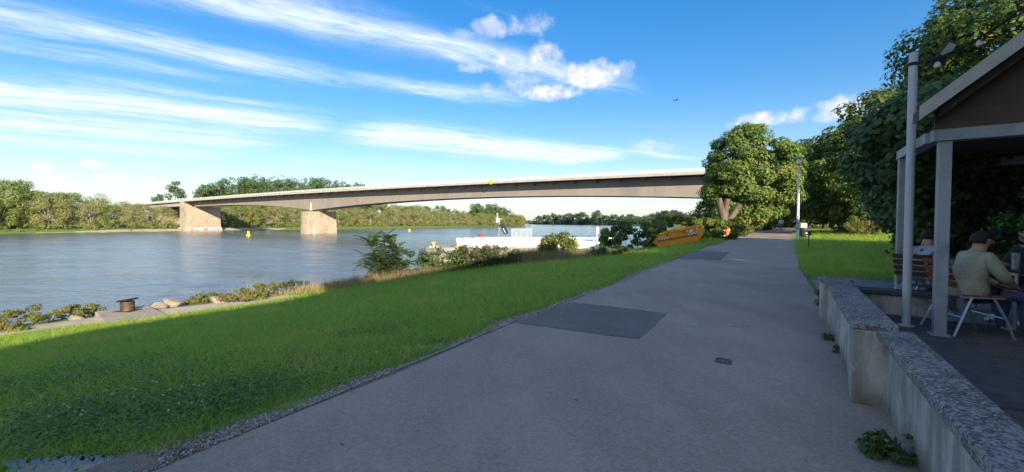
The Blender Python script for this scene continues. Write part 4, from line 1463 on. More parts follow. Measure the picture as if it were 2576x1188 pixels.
def grass():
    rng = np.random.default_rng(77)
    VV, FF, off = [], [], 0
    zones = [  # y range, blades per m2, height, half width
        (.3, 4.0, 5200, .060, .0026), (4.0, 7.5, 2900, .075, .0038), (7.5, 13, 1250, .085, .006), (13, 22, 520, .10, .010), (22, 34, 210, .12, .017), (34, 60, 70, .14, .028)]
    for (y0, y1, dens, h, w) in zones:
        # wedge of ground in view
        xm = 1.5 * y1 + .8
        n = int(2 * xm * (y1 - y0) * dens)
        x = rng.uniform(-xm, xm, n); y = rng.uniform(y0, y1, n)
        k = ((x > 0) & vis_mask(x, y, 120) | (x <= 0) & (x > -1.5 * y - .8)) & lawn_ok(x, y)
        x, y = x[k], y[k]
        k = verge_fade(rng, x, y) & ~puddle_zone(x, y)
        x, y = x[k], y[k]
        n = len(x)
        z = H(x, y)
        # clumpy height
        cl = .65 + .35 * np.sin(x * 3.1 + np.sin(y * 2.3) * 2) * np.sin(y * 2.7 + np.sin(x * 1.9) * 2)
        hh = h * rng.gamma(5, .2, n) * (.75 + .45 * cl)
        a = rng.uniform(0, 6.28, n)
        ln = hh * rng.uniform(.6, 2.0, n)
        b = a + rng.normal(1.57, .5, n)
        ww = w * rng.uniform(.6, 1.4, n)
        wx, wy = np.cos(b) * ww, np.sin(b) * ww
        p0 = np.stack([x - wx, y - wy, z - .01], -1); p1 = np.stack([x + wx, y + wy, z - .01], -1)
        p2 = np.stack([x + np.cos(a) * ln, y + np.sin(a) * ln, z + hh], -1)
        VV.append(np.stack([p0, p1, p2], 1).reshape(-1, 3))
        FF.append(np.arange(3 * n).reshape(n, 3) + off); off += 3 * n
    tag(np_obj('grass', np.vstack(VV), np.vstack(FF), M['blade']), 'short green lawn grass on both sides of the path', kind='stuff')
    n = 5200
    y = 2.2 + 17 * rng.uniform(0, 1, n) ** 1.4
    x = rng.uniform(-1.25, .9, n) * y
    k = lawn_ok(x, y) & ~puddle_zone(x, y) & (np.sin(x * 1.3 + 1.1) * np.sin(y * 1.1 + x * .4) > rng.uniform(-.5, .9, n))
    x, y = x[k], y[k]
    n = len(x)
    z = H(x, y)
    hh = rng.uniform(.07, .16, n); a = rng.uniform(0, 6.28, n); ln = hh * rng.uniform(.3, 1.6, n); b = a + 1.57; ww = .0016 + .0004 * y
    p0 = np.stack([x - np.cos(b) * ww, y - np.sin(b) * ww, z], -1); p1 = np.stack([x + np.cos(b) * ww, y + np.sin(b) * ww, z], -1)
    p2 = np.stack([x + np.cos(a) * ln, y + np.sin(a) * ln, z + hh], -1)
    tag(np_obj('grass_stalks', np.stack([p0, p1, p2], 1).reshape(-1, 3), np.arange(3 * n).reshape(n, 3), M['dry']), 'pale dry grass stalks standing in the lawn', kind='stuff')
    # clover leaves in the near left corner and patches
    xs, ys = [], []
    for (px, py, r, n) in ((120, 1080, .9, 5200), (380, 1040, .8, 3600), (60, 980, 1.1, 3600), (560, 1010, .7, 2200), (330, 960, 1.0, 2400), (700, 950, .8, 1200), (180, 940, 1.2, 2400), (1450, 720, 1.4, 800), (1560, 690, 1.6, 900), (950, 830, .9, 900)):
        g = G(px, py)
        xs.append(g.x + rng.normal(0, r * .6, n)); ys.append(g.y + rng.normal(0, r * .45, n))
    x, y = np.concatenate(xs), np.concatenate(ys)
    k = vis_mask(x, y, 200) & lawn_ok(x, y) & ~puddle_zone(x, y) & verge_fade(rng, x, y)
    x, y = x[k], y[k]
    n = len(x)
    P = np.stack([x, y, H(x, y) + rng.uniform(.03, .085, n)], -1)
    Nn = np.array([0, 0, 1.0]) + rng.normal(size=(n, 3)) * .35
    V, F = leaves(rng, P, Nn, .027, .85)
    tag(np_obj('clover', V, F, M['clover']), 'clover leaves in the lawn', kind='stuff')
    # white clover flowers
    pts = []
    for (px, py, sx, sy, n) in ((400, 1000, 150, 30, 22), (150, 1050, 140, 40, 16), (340, 920, 120, 25, 10), (900, 800, 120, 30, 20), (1180, 745, 120, 25, 20), (1480, 685, 90, 22, 34), (1620, 665, 40, 10, 26), (1300, 700, 120, 14, 16), (700, 880, 300, 60, 16)):
        for i in range(n):
            g = G(px + rng.normal(0, sx * .5), py + rng.normal(0, sy * .5))
            if lawn_ok(np.array([g.x]), np.array([g.y]))[0]:
                pts.append(g)
    mb = MB()
    for g in pts:
        r = .008 + .0004 * g.y
        mb.lathe([(r * .4, 0), (r, r * .5), (r * .8, r * 1.2), (r * .2, r * 1.6)], 6, at=(g.x, g.y, g.z + .07))
    tag(mb.build('clover_flowers', M['flower'], None, True), 'white clover flowers dotted over the lawn', kind='stuff')
    # pebbles in the verge beside the path
    n = 16000
    y = rng.uniform(1.8, 16, n) ** 1.0
    y = 1.8 + (16 - 1.8) * rng.uniform(0, 1, n) ** 2.0
    xl = np.interp(y, PL[:, 1], PL[:, 0])
    x = xl - np.abs(rng.normal(0, .5, n)) * (.14 + .4 * np.clip((3.4 - y) / .8, 0, 1) + .18 * np.sin(y * 1.7) * np.sin(y * .63 + 1) + .08 * np.sin(y * 5)).clip(.02) / .85
    k = vis_mask(x, y) & ~puddle_zone(x, y)
    x, y = x[k], y[k]
    n = len(x)
    s_ = rng.uniform(.005, .014, (n, 1)) * (1 + y[:, None] * .06)
    z = H(x, y)
    c = np.stack([x, y, z + s_[:, 0] * .3], -1)
    base = np.array([(1, 0, 0), (0, 1, 0), (-1, 0, 0), (0, -1, 0), (0, 0, .8), (0, 0, -.5)])
    ang = rng.uniform(0, 6.28, n)
    ca, sa = np.cos(ang), np.sin(ang)
    bx = base[None, :, 0] * ca[:, None] - base[None, :, 1] * sa[:, None] * .7
    by = base[None, :, 0] * sa[:, None] + base[None, :, 1] * ca[:, None] * .7
    V = c[:, None, :] + np.stack([bx, by, np.repeat(base[None, :, 2], n, 0)], -1) * s_[:, :, None]
    tri = np.array([(0, 1, 4), (1, 2, 4), (2, 3, 4), (3, 0, 4), (1, 0, 5), (2, 1, 5), (3, 2, 5), (0, 3, 5)])
    F = (tri[None] + (np.arange(n) * 6)[:, None, None]).reshape(-1, 3)
    tag(np_obj('pebbles', V.reshape(-1, 3), F, M['pebble']), 'loose pebbles in the bare verge along the left path edge', kind='stuff')
    # gravel verge sheet below the pebbles
    ys_ = np.linspace(-3, 16, 90)
    xl = np.interp(ys_, PL[:, 1], PL[:, 0])
    wv = .10 + .14 * np.sin(ys_ * 1.7) * np.sin(ys_ * .63 + 1) + .05 * np.sin(ys_ * 5.3) + .45 * np.clip((3.4 - ys_) / .8, 0, 1)
    V = []
    for i, yq in enumerate(ys_):
        for f in (-.4, 0, .5, 1.0):
            xx = xl[i] - (f * max(.03, wv[i]) / .85 if f >= 0 else -.14)
            V.append((xx, yq, Hf(xx, yq) + (.006 if f > 0 else .001 if f == 0 else -.012)))
    idx = np.arange(len(V)).reshape(-1, 4)
    F = np.stack([idx[:-1, 1:], idx[:-1, :-1], idx[1:, :-1], idx[1:, 1:]], -1).reshape(-1, 4)
    tag(np_obj('gravel_verge', np.array(V), F, M['gravel']), 'gravelly bare strip along the left path edge', kind='structure')
    # puddle
    c = at_z(225, 1200, -.06)
    ring = []
    for i in range(40):
        a = 2 * math.pi * i / 40
        rr = 1.1 + .12 * math.sin(3 * a) + .08 * math.sin(7 * a + 1)
        xq, yq = c.x + .48 * rr * math.cos(a), c.y + .13 * rr * math.sin(a)
        ring.append((xq, yq, 0))
    zz = max(Hf(p[0], p[1]) for p in ring if p[1] < c.y + .2) * .5 + min(Hf(p[0], p[1]) for p in ring) * .5 + .02
    tag(MB().poly([(p[0], p[1], zz) for p in ring]).build('puddle', M['puddle']), 'dark rain puddle at the lawn edge in the bottom left corner', kind='structure')


grass()

# ------------------------------------------------------------------ towpath, slab, boulders
def st_sheet(name, ss, t0, t1, mat, dz, label, k=4):
    V = []
    for s in ss:
        a, b = t0(s), t1(s)
        for i in range(k + 1):
            x, y = xy(s, a + (b - a) * i / k)
            V.append((float(x), float(y), Hf(x, y) + dz))
    idx = np.arange(len(V)).reshape(len(ss), k + 1)
    F = np.stack([idx[:-1, 1:], idx[:-1, :-1], idx[1:, :-1], idx[1:, 1:]], -1).reshape(-1, 4)
    return tag(np_obj(name, np.array(V), F, mat), label, kind='structure')


tag_sand = surf('beach_sand', (0.46, 0.38, 0.27), (0.38, 0.32, 0.22), .3, .95, c3=(.2, .19, .09), scale3=.08)
st_sheet('beach', np.linspace(40, 150, 60), lambda s: 269.3 + .8 * math.sin(s * .3), lambda s: 273.5 + 2.2 * math.sin(s * .11) + 1.2 * math.exp(-((s - 100) / 16) ** 2) * 3, tag_sand, .06, 'pale sandy beach at the foot of the bridge on the far bank')
A_at = lambda s: float(np.interp(s, _PS, _A_t))
st_sheet('towpath', np.linspace(-40, 4.6, 70), lambda s: A_at(s) - .05 + .08 * math.sin(s * 1.3), lambda s: A_at(s) + 1.75 + .1 * math.sin(s * .9), M['towpath'], .02, 'pale concrete towpath along the shore')
M['slab'] = surf('slab_concrete', (0.30, 0.255, 0.20), (0.36, 0.31, 0.245), 3, 0.9, bump=.25, bscale=30, c3=(0.24, 0.20, 0.155), scale3=1.1)
slab = [at_z(236, 784, -1.55), at_z(372, 767, -1.55), at_z(428, 793, -1.55), at_z(264, 817, -1.55)]
ctr = sum(slab, Vector()) / 4
o = empty('concrete_slab', (ctr.x, ctr.y, -1.9), 0, 'thick concrete mooring slab on the towpath carrying the bollard', 'slab')
mb = MB().hexa([(p - ctr) + Vector((0, 0, -.1)) for p in slab], [(p - ctr) * .97 + Vector((0, 0, .35)) for p in slab])
mb.build('block', M['slab'], o, bevel=.03)
# iron bollard
M['rust_iron'] = surf('rusty_iron', (0.075, 0.050, 0.035), (0.13, 0.085, 0.055), 6, .6, .5, bump=.3)
M['dark_iron'] = surf('dark_iron', (0.03, 0.025, 0.024), (0.05, 0.04, 0.036), 5, .5, .6)
bl = at_z(321, 782, -1.55)
o = empty('mooring_bollard', (bl.x, bl.y, -1.55), 0, 'rusty iron mooring bollard with a tilted cap on the concrete slab', 'bollard')
MB().lathe([(.21, 0), (.21, .012), (.20, .02), (.20, .33), (.19, .335)], 22).build('shaft', M['rust_iron'], o, True)
mb = MB(); mb.M = Matrix.Translation((.02, 0, .36)) @ Matrix.Rotation(R(-9), 4, 'Y'); mb.lathe([(.02, -.01), (.30, 0), (.31, .03), (.28, .05), (.02, .055)], 22)
mb.build('cap', M['dark_iron'], o, True)
MB().box(-.3, .3, -.26, .26, .001, .014).build('base_plate', M['dark_iron'], o)
mb = MB()
mb.tube([(.24, -.16, .20), (.30, -.10, .2), (.24, -.04, .2)], .015, 6)
mb.build('lug', M['rust_iron'], o, True)

M['boulder'] = surf('boulder_stone', (0.30, 0.245, 0.19), (0.22, 0.185, 0.15), 3, .9, bump=.6, bscale=9, kind='Object')


def boulder(px, py, size, label, seed):
    rng = np.random.default_rng(seed)
    bm = bmesh.new()
    bmesh.ops.create_icosphere(bm, subdivisions=3, radius=1)
    ax = [unit(rng.normal(size=(1, 3)))[0] for _ in range(9)]
    for v in bm.verts:
        p = np.array(v.co)
        for a in ax:
            d = p.dot(a)
            if d > .62: p = p - a * (d - .62) * .85
        p += rng.normal(size=3) * .012
        v.co = Vector(p * np.array(size))
    me = bpy.data.meshes.new('boulder'); bm.to_mesh(me); bm.free()
    me.materials.append(M['boulder'])
    g = at_z(px, py, -1.82)
    g.z = Hf(g.x, g.y)
    o = bpy.data.objects.new('boulder', me); link(o)
    o.location = (g.x, g.y, g.z + size[2] * .35)
    return tag(o, label, 'boulder', 'boulders on the shore')


boulder(435, 775, (.52, .34, .26), 'long pale boulder right behind the concrete slab', 1)
boulder(398, 782, (.34, .3, .22), 'small grey boulder at the right corner of the concrete slab', 2)
boulder(555, 769, (.46, .36, .26), 'single pinkish boulder at the end of the towpath', 3)
boulder(222, 790, (.55, .35, .2), 'flat grey boulder behind the left end of the concrete slab', 4)
boulder(20, 836, (.32, .25, .17), 'small boulder among the weeds at the left edge', 5)
boulder(190, 808, (.28, .2, .12), 'small flat boulder at the foot of the sunlit weeds', 6)

# ------------------------------------------------------------------ on the river
M['buoy_yellow'] = surf('buoy_yellow', (0.78, 0.55, 0.01), (0.70, 0.48, 0.01), 2, .45)
M['buoy_red'] = surf('buoy_red', (0.60, 0.03, 0.03), (0.5, 0.03, 0.03), 2, .45)


def buoy(px, py, k, mat, label, cone=True):
    p = at_z(px, py, WATER)
    o = empty('buoy', (p.x, p.y, WATER), 0, label, 'buoy')
    MB().lathe([(.5, -.4), (1.15, 0), (1.2, .5), (.9, .75), (.2, .8)], 14).build('float', mat, o, True)
    MB().lathe([(.72, .72), (.6, 1.5), (.52, 2.6), (.2, 2.75)] if cone else [(.7, .72), (.68, 2.3), (.2, 2.4)], 14).build('tower', mat, o, True)
    o.scale = (k, k, k)
    return o


buoy(625, 593.5, .62, M['buoy_yellow'], 'yellow bell-shaped buoy on the river left of the river pier')
buoy(1030, 582.5, .58, M['buoy_yellow'], 'yellow barrel buoy on the river right of the ailanthus', False)
buoy(1391, 576.5, .45, M['buoy_red'], 'small red buoy on the open river behind the gangway', False)

M['bulwark'] = surf('gangway_white', (0.80, 0.77, 0.70), (0.74, 0.71, 0.64), 0.8, .5, c3=(.66, .62, .55), scale3=.5, thr3=(.6, .8))
M['pontoon'] = surf('pontoon_grey', (0.30, 0.26, 0.235), (0.25, 0.22, 0.20), 1.2, .6, c3=(.2, .16, .13), scale3=.6)
M['deck_grey'] = surf('pontoon_deck', (0.33, 0.33, 0.31), (0.28, 0.28, 0.265), 3, .8)
M['galv'] = surf('galvanised_steel', (0.36, 0.37, 0.38), (0.30, 0.31, 0.32), 6, .45, .6)
M['gate_green'] = surf('gate_paint', (0.36, 0.43, 0.41), (0.31, 0.38, 0.36), 2, .5)
M['letter'] = surf('letter_grey', (0.30, 0.28, 0.26), (0.26, 0.24, 0.22), 2, .6)
M['logo'] = surf('logo_brown', (0.42, 0.20, 0.15), (0.36, 0.17, 0.13), 2, .6)
M['panel_dark'] = surf('solar_panel', (0.02, 0.025, 0.05), (0.03, 0.035, 0.06), 3, .15)
z4 = lambda x, y: ((1600 + x / 2.862) / 1.5528, (800 + y / 2.862) / 1.5528)
GY = 39.0


def P4(x, y, yv=GY):
    return at_y(*z4(x, y), yv)


def gangway():
    org = Vector((P4(1400, 500).x, GY, WATER))
    o = empty('gangway', org, 0, 'white steel gangway with solid sides and lettering leading to the pontoon', 'gangway')
    L = lambda p, dy=0.0: tuple(p - org + Vector((0, dy, 0)))
    out = [(560, 440), (590, 414), (700, 402), (840, 389), (1650, 386), (1800, 389), (2130, 432), (2330, 436), (2330, 560), (2000, 560), (1640, 528), (600, 516)]
    for nm, dy in (('side_panel', 0.0), ('side_panel', 1.9)):
        mb = MB().hexa([L(P4(*q), dy) for q in out], [L(P4(*q), dy + .10) for q in out])
        sp = mb.build(nm, M['bulwark'], o)
        if dy == 0:
            front = sp
    mb = MB()
    for (xa, xb) in ((600, 1640),):
        a, b = P4(xa, 500), P4(xb, 505)
        mb.hexa([L(a, .11), L(b, .11), L(b, 1.89), L(a, 1.89)], [tuple(Vector(L(a, .11)) + Vector((0, 0, .08))), tuple(Vector(L(b, .11)) + Vector((0, 0, .08))), tuple(Vector(L(b, 1.89)) + Vector((0, 0, .08))), tuple(Vector(L(a, 1.89)) + Vector((0, 0, .08)))])
    mb.build('walkway', M['deck_grey'], o)
    # rails
    for dy in (.05, 1.95):
        mb = MB()
        mb.tube([L(P4(578, 382), dy), L(P4(715, 385), dy)], .035, 6)
        mb.tube([L(P4(578, 408), dy), L(P4(700, 402), dy)], .025, 6)
        mb.tube([L(P4(718, 376), dy), L(P4(2312, 376), dy)], .035, 6)
        mb.tube([L(P4(1810, 384), dy), L(P4(2190, 384), dy)], .025, 6)
        mb.tube([L(P4(2110, 406), dy), L(P4(2312, 406), dy)], .025, 6)
        for xp, yb in ((718, 402), (2190, 432), (2312, 440), (2105, 430)):
            mb.tube([L(P4(xp, 376), dy), L(P4(xp, yb), dy)], .04, 6)
        mb.build('handrail', M['white_paint'], o, True)
    a = P4(525, 420)
    b = P4(578, 372)
    mb = MB().box(a.x - org.x, b.x - org.x, -.3, .3, a.z - org.z, b.z - org.z)
    mb.build('control_box', M['white_paint'], o, bevel=.04)
    a, b = P4(535, 512), P4(590, 421)
    MB().box(a.x - org.x, b.x - org.x, -.2, .2, a.z - org.z, b.z - org.z).build('end_post', M['bulwark'], o)
    # welded stiles on the panel
    mb = MB()
    for xp, y0, y1 in ((1112, 388, 488), (1166, 388, 488)):
        p, q_ = P4(xp, y0), P4(xp, y1)
        mb.box(p.x - org.x - .03, p.x - org.x + .03, -.04, -.003, q_.z - org.z, p.z - org.z)
    p, q_ = P4(1112, 395), P4(1166, 405)
    mb.box(p.x - org.x, q_.x - org.x, -.038, -.004, p.z - org.z - .06, p.z - org.z)
    p, q_ = P4(2120, 434), P4(2132, 545)
    mb.box(p.x - org.x, q_.x - org.x, -.05, -.003, q_.z - org.z, p.z - org.z)
    tag(mb.build('panel_stile', M['galv'], o), kind='stuff')
    # folded ramp hanging on the side
    mb = MB()
    a, b = P4(848, 436), P4(1000, 478)
    mb.bar(tuple(a - org + Vector((0, -.12, 0))), tuple(b - org + Vector((0, -.12, 0))), .12, .16)
    mb.bar(tuple(a - org + Vector((0, -.1, -.18))), tuple(b - org + Vector((0, -.1, -.14))), .1, .10)
    a2, b2 = P4(890, 486), P4(995, 498)
    mb.bar(tuple(a2 - org + Vector((0, -.06, 0))), tuple(b2 - org + Vector((0, -.06, 0))), .06, .2)
    mb.build('folded_ramp', M['pontoon'], o)
    # lettering
    cu = bpy.data.curves.new('lettering', 'FONT')
    cu.body = 'VIKING'
    cu.size = .42
    cu.space_character = 1.45
    cu.extrude = .004
    ob = bpy.data.objects.new('lettering', cu)
    link(ob)
    dg = bpy.context.evaluated_depsgraph_get()
    me = bpy.data.meshes.new_from_object(ob.evaluated_get(dg))
    bpy.data.objects.remove(ob)
    me.materials.clear(); me.materials.append(M['letter'])
    ob = bpy.data.objects.new('lettering', me)
    link(ob, front)
    p = P4(1236, 488)
    ob.location = (p.x - org.x, -.006, p.z - org.z)
    ob.rotation_euler = (math.pi / 2, 0, 0)
    # round ship emblem
    c = P4(1168, 458)
    mb = MB()
    pts = lambda r, a0, a1, n: [(c.x - org.x + r * math.cos(a0 + (a1 - a0) * i / n), -.03, c.z - org.z + r * math.sin(a0 + (a1 - a0) * i / n)) for i in range(n + 1)]
    mb.tube(pts(.30, math.pi * .95, math.pi * 2.45, 18), .022, 5)
    mb.tube(pts(.22, math.pi * 1.05, math.pi * 1.9, 10), .03, 5)
    for k in (-.12, -.05, .02, .09):
        mb.tube([(c.x - org.x + k, -.03, c.z - org.z - .18), (c.x - org.x + k - .02, -.03, c.z - org.z + .22 - abs(k))], .016, 5)
    mb.build('emblem', M['logo'], front)
    # notice board on its post
    mb = MB()
    a, b = P4(2103, 325), P4(2131, 248)
    s_ = empty('notice_board', (P4(2107, 430).x, GY + .6, P4(2107, 430).z), 0, 'small white notice board on a white post at the right end of the gangway', 'sign')
    oz = Vector((P4(2107, 430).x, GY, P4(2107, 430).z))
    MB().box(a.x - oz.x, b.x - oz.x, -.03, .03, a.z - oz.z, b.z - oz.z).build('board', M['white_paint'], s_)
    MB().tube([(0, .04, -.3), (0, .04, a.z - oz.z + .1)], .04, 8).build('post', M['white_paint'], s_, True)
    # pontoon
    x0, x1 = at_y(1056, 620, 38).x, 5.5
    ztop = at_y(1056, 625, 38).z
    po = empty('pontoon', ((x0 + x1) / 2, 40, WATER), 0, 'grey steel pontoon with rounded end and yellow-capped mooring posts', 'pontoon')
    w = (x1 - x0) / 2
    ring = lambda z, k=0: [(-w + 1.2 - k, -2 - k, z), (w + k, -2 - k, z), (w + k, 5 + k, z), (-w + 1.2 - k, 5 + k, z), (-w + .35 - k, 4.2, z), (-w - k, 3, z), (-w - k, 0, z), (-w + .35 - k, -1.3, z)]
    hz = ztop - WATER
    # the gangway foot rests in a cut-out: hull lies lower right of the deck house line
    MB().hexa(ring(-.8), ring(hz)).build('hull', M['pontoon'], po, bevel=.05)
    MB().hexa(ring(hz + .002, -.02), ring(hz + .05, -.02)).build('deck', M['deck_grey'], po)
    def post(px, y0, y1, wd, top):
        p = at_y(*z4(px, y1), 38.6)
        q_ = at_y(*z4(px, y0), 38.6)
        mb = MB()
        mb.lathe([(wd, 0), (wd, q_.z - p.z - .08), (wd * .9, q_.z - p.z - .07)], 12)
        b_ = mb.build('mooring_post', M['galv'] if top else M['buoy_yellow'], po, True)
        b_.location = (p.x - po.location.x, 38.6 - 40, hz + .05)
        if top:
            cap = MB().lathe([(wd * 1.15, 0), (wd * 1.15, .07), (wd * .8, .10)], 12).build('cap', M['buoy_yellow'], b_, True)
            cap.location = (0, 0, q_.z - p.z - .07)
    post(268, 425, 482, .20, True)
    post(236, 478, 500, .16, False)
    post(318, 462, 486, .17, False)
    mb = MB()
    p = at_y(*z4(540, 497), 38.3)
    mb.lathe([(.35, 0), (.35, .10), (.2, .12)], 12)
    b_ = mb.build('mooring_post', M['buoy_yellow'], po, True); b_.location = (p.x - po.location.x, -1.7, hz + .05)
    # red canister
    p = at_y(*z4(800, 372), 42.5); q_ = at_y(*z4(800, 318), 42.5)
    r = .24
    c_ = empty('red_canister', (p.x, 42.5, WATER + hz + .05), 0, 'bright red cylindrical canister behind the gangway rail', 'canister')
    hh = q_.z - (WATER + hz + .05)
    MB().lathe([(r * .95, 0), (r, .05), (r, hh - .1), (r * .8, hh - .02), (r * .3, hh)], 18).build('body', M['buoy_red'], c_, True)
    MB().lathe([(r * 1.04, hh * .8), (r * 1.04, hh * .8 + .04)], 18).build('band', M['buoy_red'], c_, True)
    # mast with lamp panel
    p = at_y(*z4(990, 372), 41.0); q_ = at_y(*z4(1003, 160), 41.0)
    mst = empty('signal_mast', (p.x, 41.0, WATER + hz + .05), 0, 'thin grey mast with a whip aerial and tilted solar panel on the pontoon', 'mast')
    B = Vector((p.x, 41.0, WATER + hz + .05))
    MB().tube([(0, 0, 0), tuple(q_ - B)], [.06, .05], 8).build('pole', M['galv'], mst, True)
    k_ = at_y(*z4(983, 190), 41.0) - B
    MB().tube([tuple(k_), tuple(at_y(*z4(981, 95), 41.0) - B)], .05, 6).build('aerial', M['white_paint'], mst, True)
    MB().box(k_.x - .12, k_.x + .14, -.1, .1, k_.z - .05, k_.z + .35).build('junction_box', M['white_paint'], mst)
    MB().bar(tuple(q_ - B + Vector((-.05, 0, 0))), tuple(q_ - B + Vector((.35, 0, 0))), .06).build('cross_arm', M['galv'], mst)
    a, b = at_y(*z4(1030, 215), 40.7) - B, at_y(*z4(1080, 325), 40.7) - B
    mb = MB(); sd = Vector((.22, 0, .05)); dp = Vector((0, .5, 0))
    mb.hexa([a - sd, a + sd, b + sd, b - sd], [a - sd + dp * .1, a + sd + dp * .1, b + sd + dp * .1, b - sd + dp * .1])
    mb.build('solar_panel', M['panel_dark'], mst)
    MB().bar(tuple(a * .5 + b * .5), tuple(Vector(((q_ - B).x * .8, 0, (a.z + b.z) / 2))), .05).build('panel_bracket', M['white_paint'], mst)
    MB().bar(tuple(a * .55 + b * .45 - sd * .3 + Vector((0, -.03, 0))), tuple(a * .1 + b * .9 - sd * .1 + Vector((0, -.03, 0))), .12, .05).build('panel_brace', M['white_paint'], mst)
    # mesh gate
    p = at_y(*z4(1145, 380), 41.4); q_ = at_y(*z4(1363, 268), 41.4)
    gt = empty('steel_gate', ((p.x + q_.x) / 2, 41.4, WATER + hz + .05), 0, 'pale green barred steel gate behind the gangway rail', 'gate')
    w2 = (q_.x - p.x) / 2; h2 = q_.z - (WATER + hz + .05)
    mb = MB()
    for xx in (-w2, -w2 * .05, w2): mb.bar((xx, 0, 0), (xx, 0, h2), .09)
    for zz in (h2 - .05, h2 * .45): mb.bar((-w2, 0, zz), (w2, 0, zz), .08)
    mb.build('frame', M['gate_green'], gt)
    mb = MB()
    for i in range(1, 24):
        xx = -w2 + 2 * w2 * i / 24
        mb.bar((xx, 0, .1), (xx, 0, h2 - .06), .03)
    tag(mb.build('bars', M['gate_green'], gt), kind='stuff')
    for xx in (-w2 * .6, w2 * .45):
        MB().bar((xx, -.03, .1), (xx, -.03, h2 - .2), .07).build('stile', M['gate_green'], gt)


gangway()

# far-bank landing with white loading frame
def far_landing():
    p = at_z(1098, 572.5, WATER)
    o = empty('work_boat', (p.x, p.y, WATER), .4, 'white work boat with a loading frame moored at the far bank among the willows', 'boat')
    MB().hexa([(-6, -1.6, 0), (5, -1.6, 0), (7, 0, 0), (5, 1.6, 0), (-6, 1.6, 0)], [(-6.2, -1.8, 1.2), (5.4, -1.8, 1.2), (8, 0, 1.5), (5.4, 1.8, 1.2), (-6.2, 1.8, 1.2)]).build('hull', M['white_paint'], o)
    MB().box(-1.5, 3, -1.3, 1.3, 1.4, 3.4).build('cabin', M['white_paint'], o, bevel=.15)
    mb = MB()
    for y in (-1.2, 1.2):
        mb.bar((-5, y, 1.2), (-4.4, y, 6.6), .35); mb.bar((.5, y, 1.2), (.2, y, 6.6), .35); mb.bar((-4.6, y, 6.6), (.4, y, 6.6), .35)
    mb.build('loading_frame', M['white_paint'], o)
    MB().box(-9, -6.3, -1.2, 1.2, .2, 1.9).build('fender', surf('orange_plastic', (.62, .22, .06), (.55, .2, .06), 2, .6), o, bevel=.2)


far_landing()
# people-sized details on the far beach
M['litter_blue'] = surf('pale_blue_cloth', (.5, .56, .62), (.42, .48, .55), 3, .8)

# ------------------------------------------------------------------ skip
M['skip'] = surf('skip_orange', (0.74, 0.30, 0.012), (0.64, 0.25, 0.010), 1.6, .45, c3=(.46, .18, .02), scale3=1.2, thr3=(.6, .78), kind='Object')
M['skip_in'] = surf('skip_inside', (0.25, 0.11, 0.02), (0.16, 0.08, 0.03), 2, .8, kind='Object')
M['skip_rust_shadow'] = surf('skip_rust_shadow', (0.16, 0.045, 0.02), (0.22, 0.06, 0.02), 4, .8, kind='Object')
M['red'] = surf('reflector_red', (0.50, 0.02, 0.03), (0.45, 0.02, 0.03), 3, .4)
M['refl_white'] = surf('reflector_white', (0.74, 0.71, 0.66), (0.68, 0.65, 0.6), 3, .45)


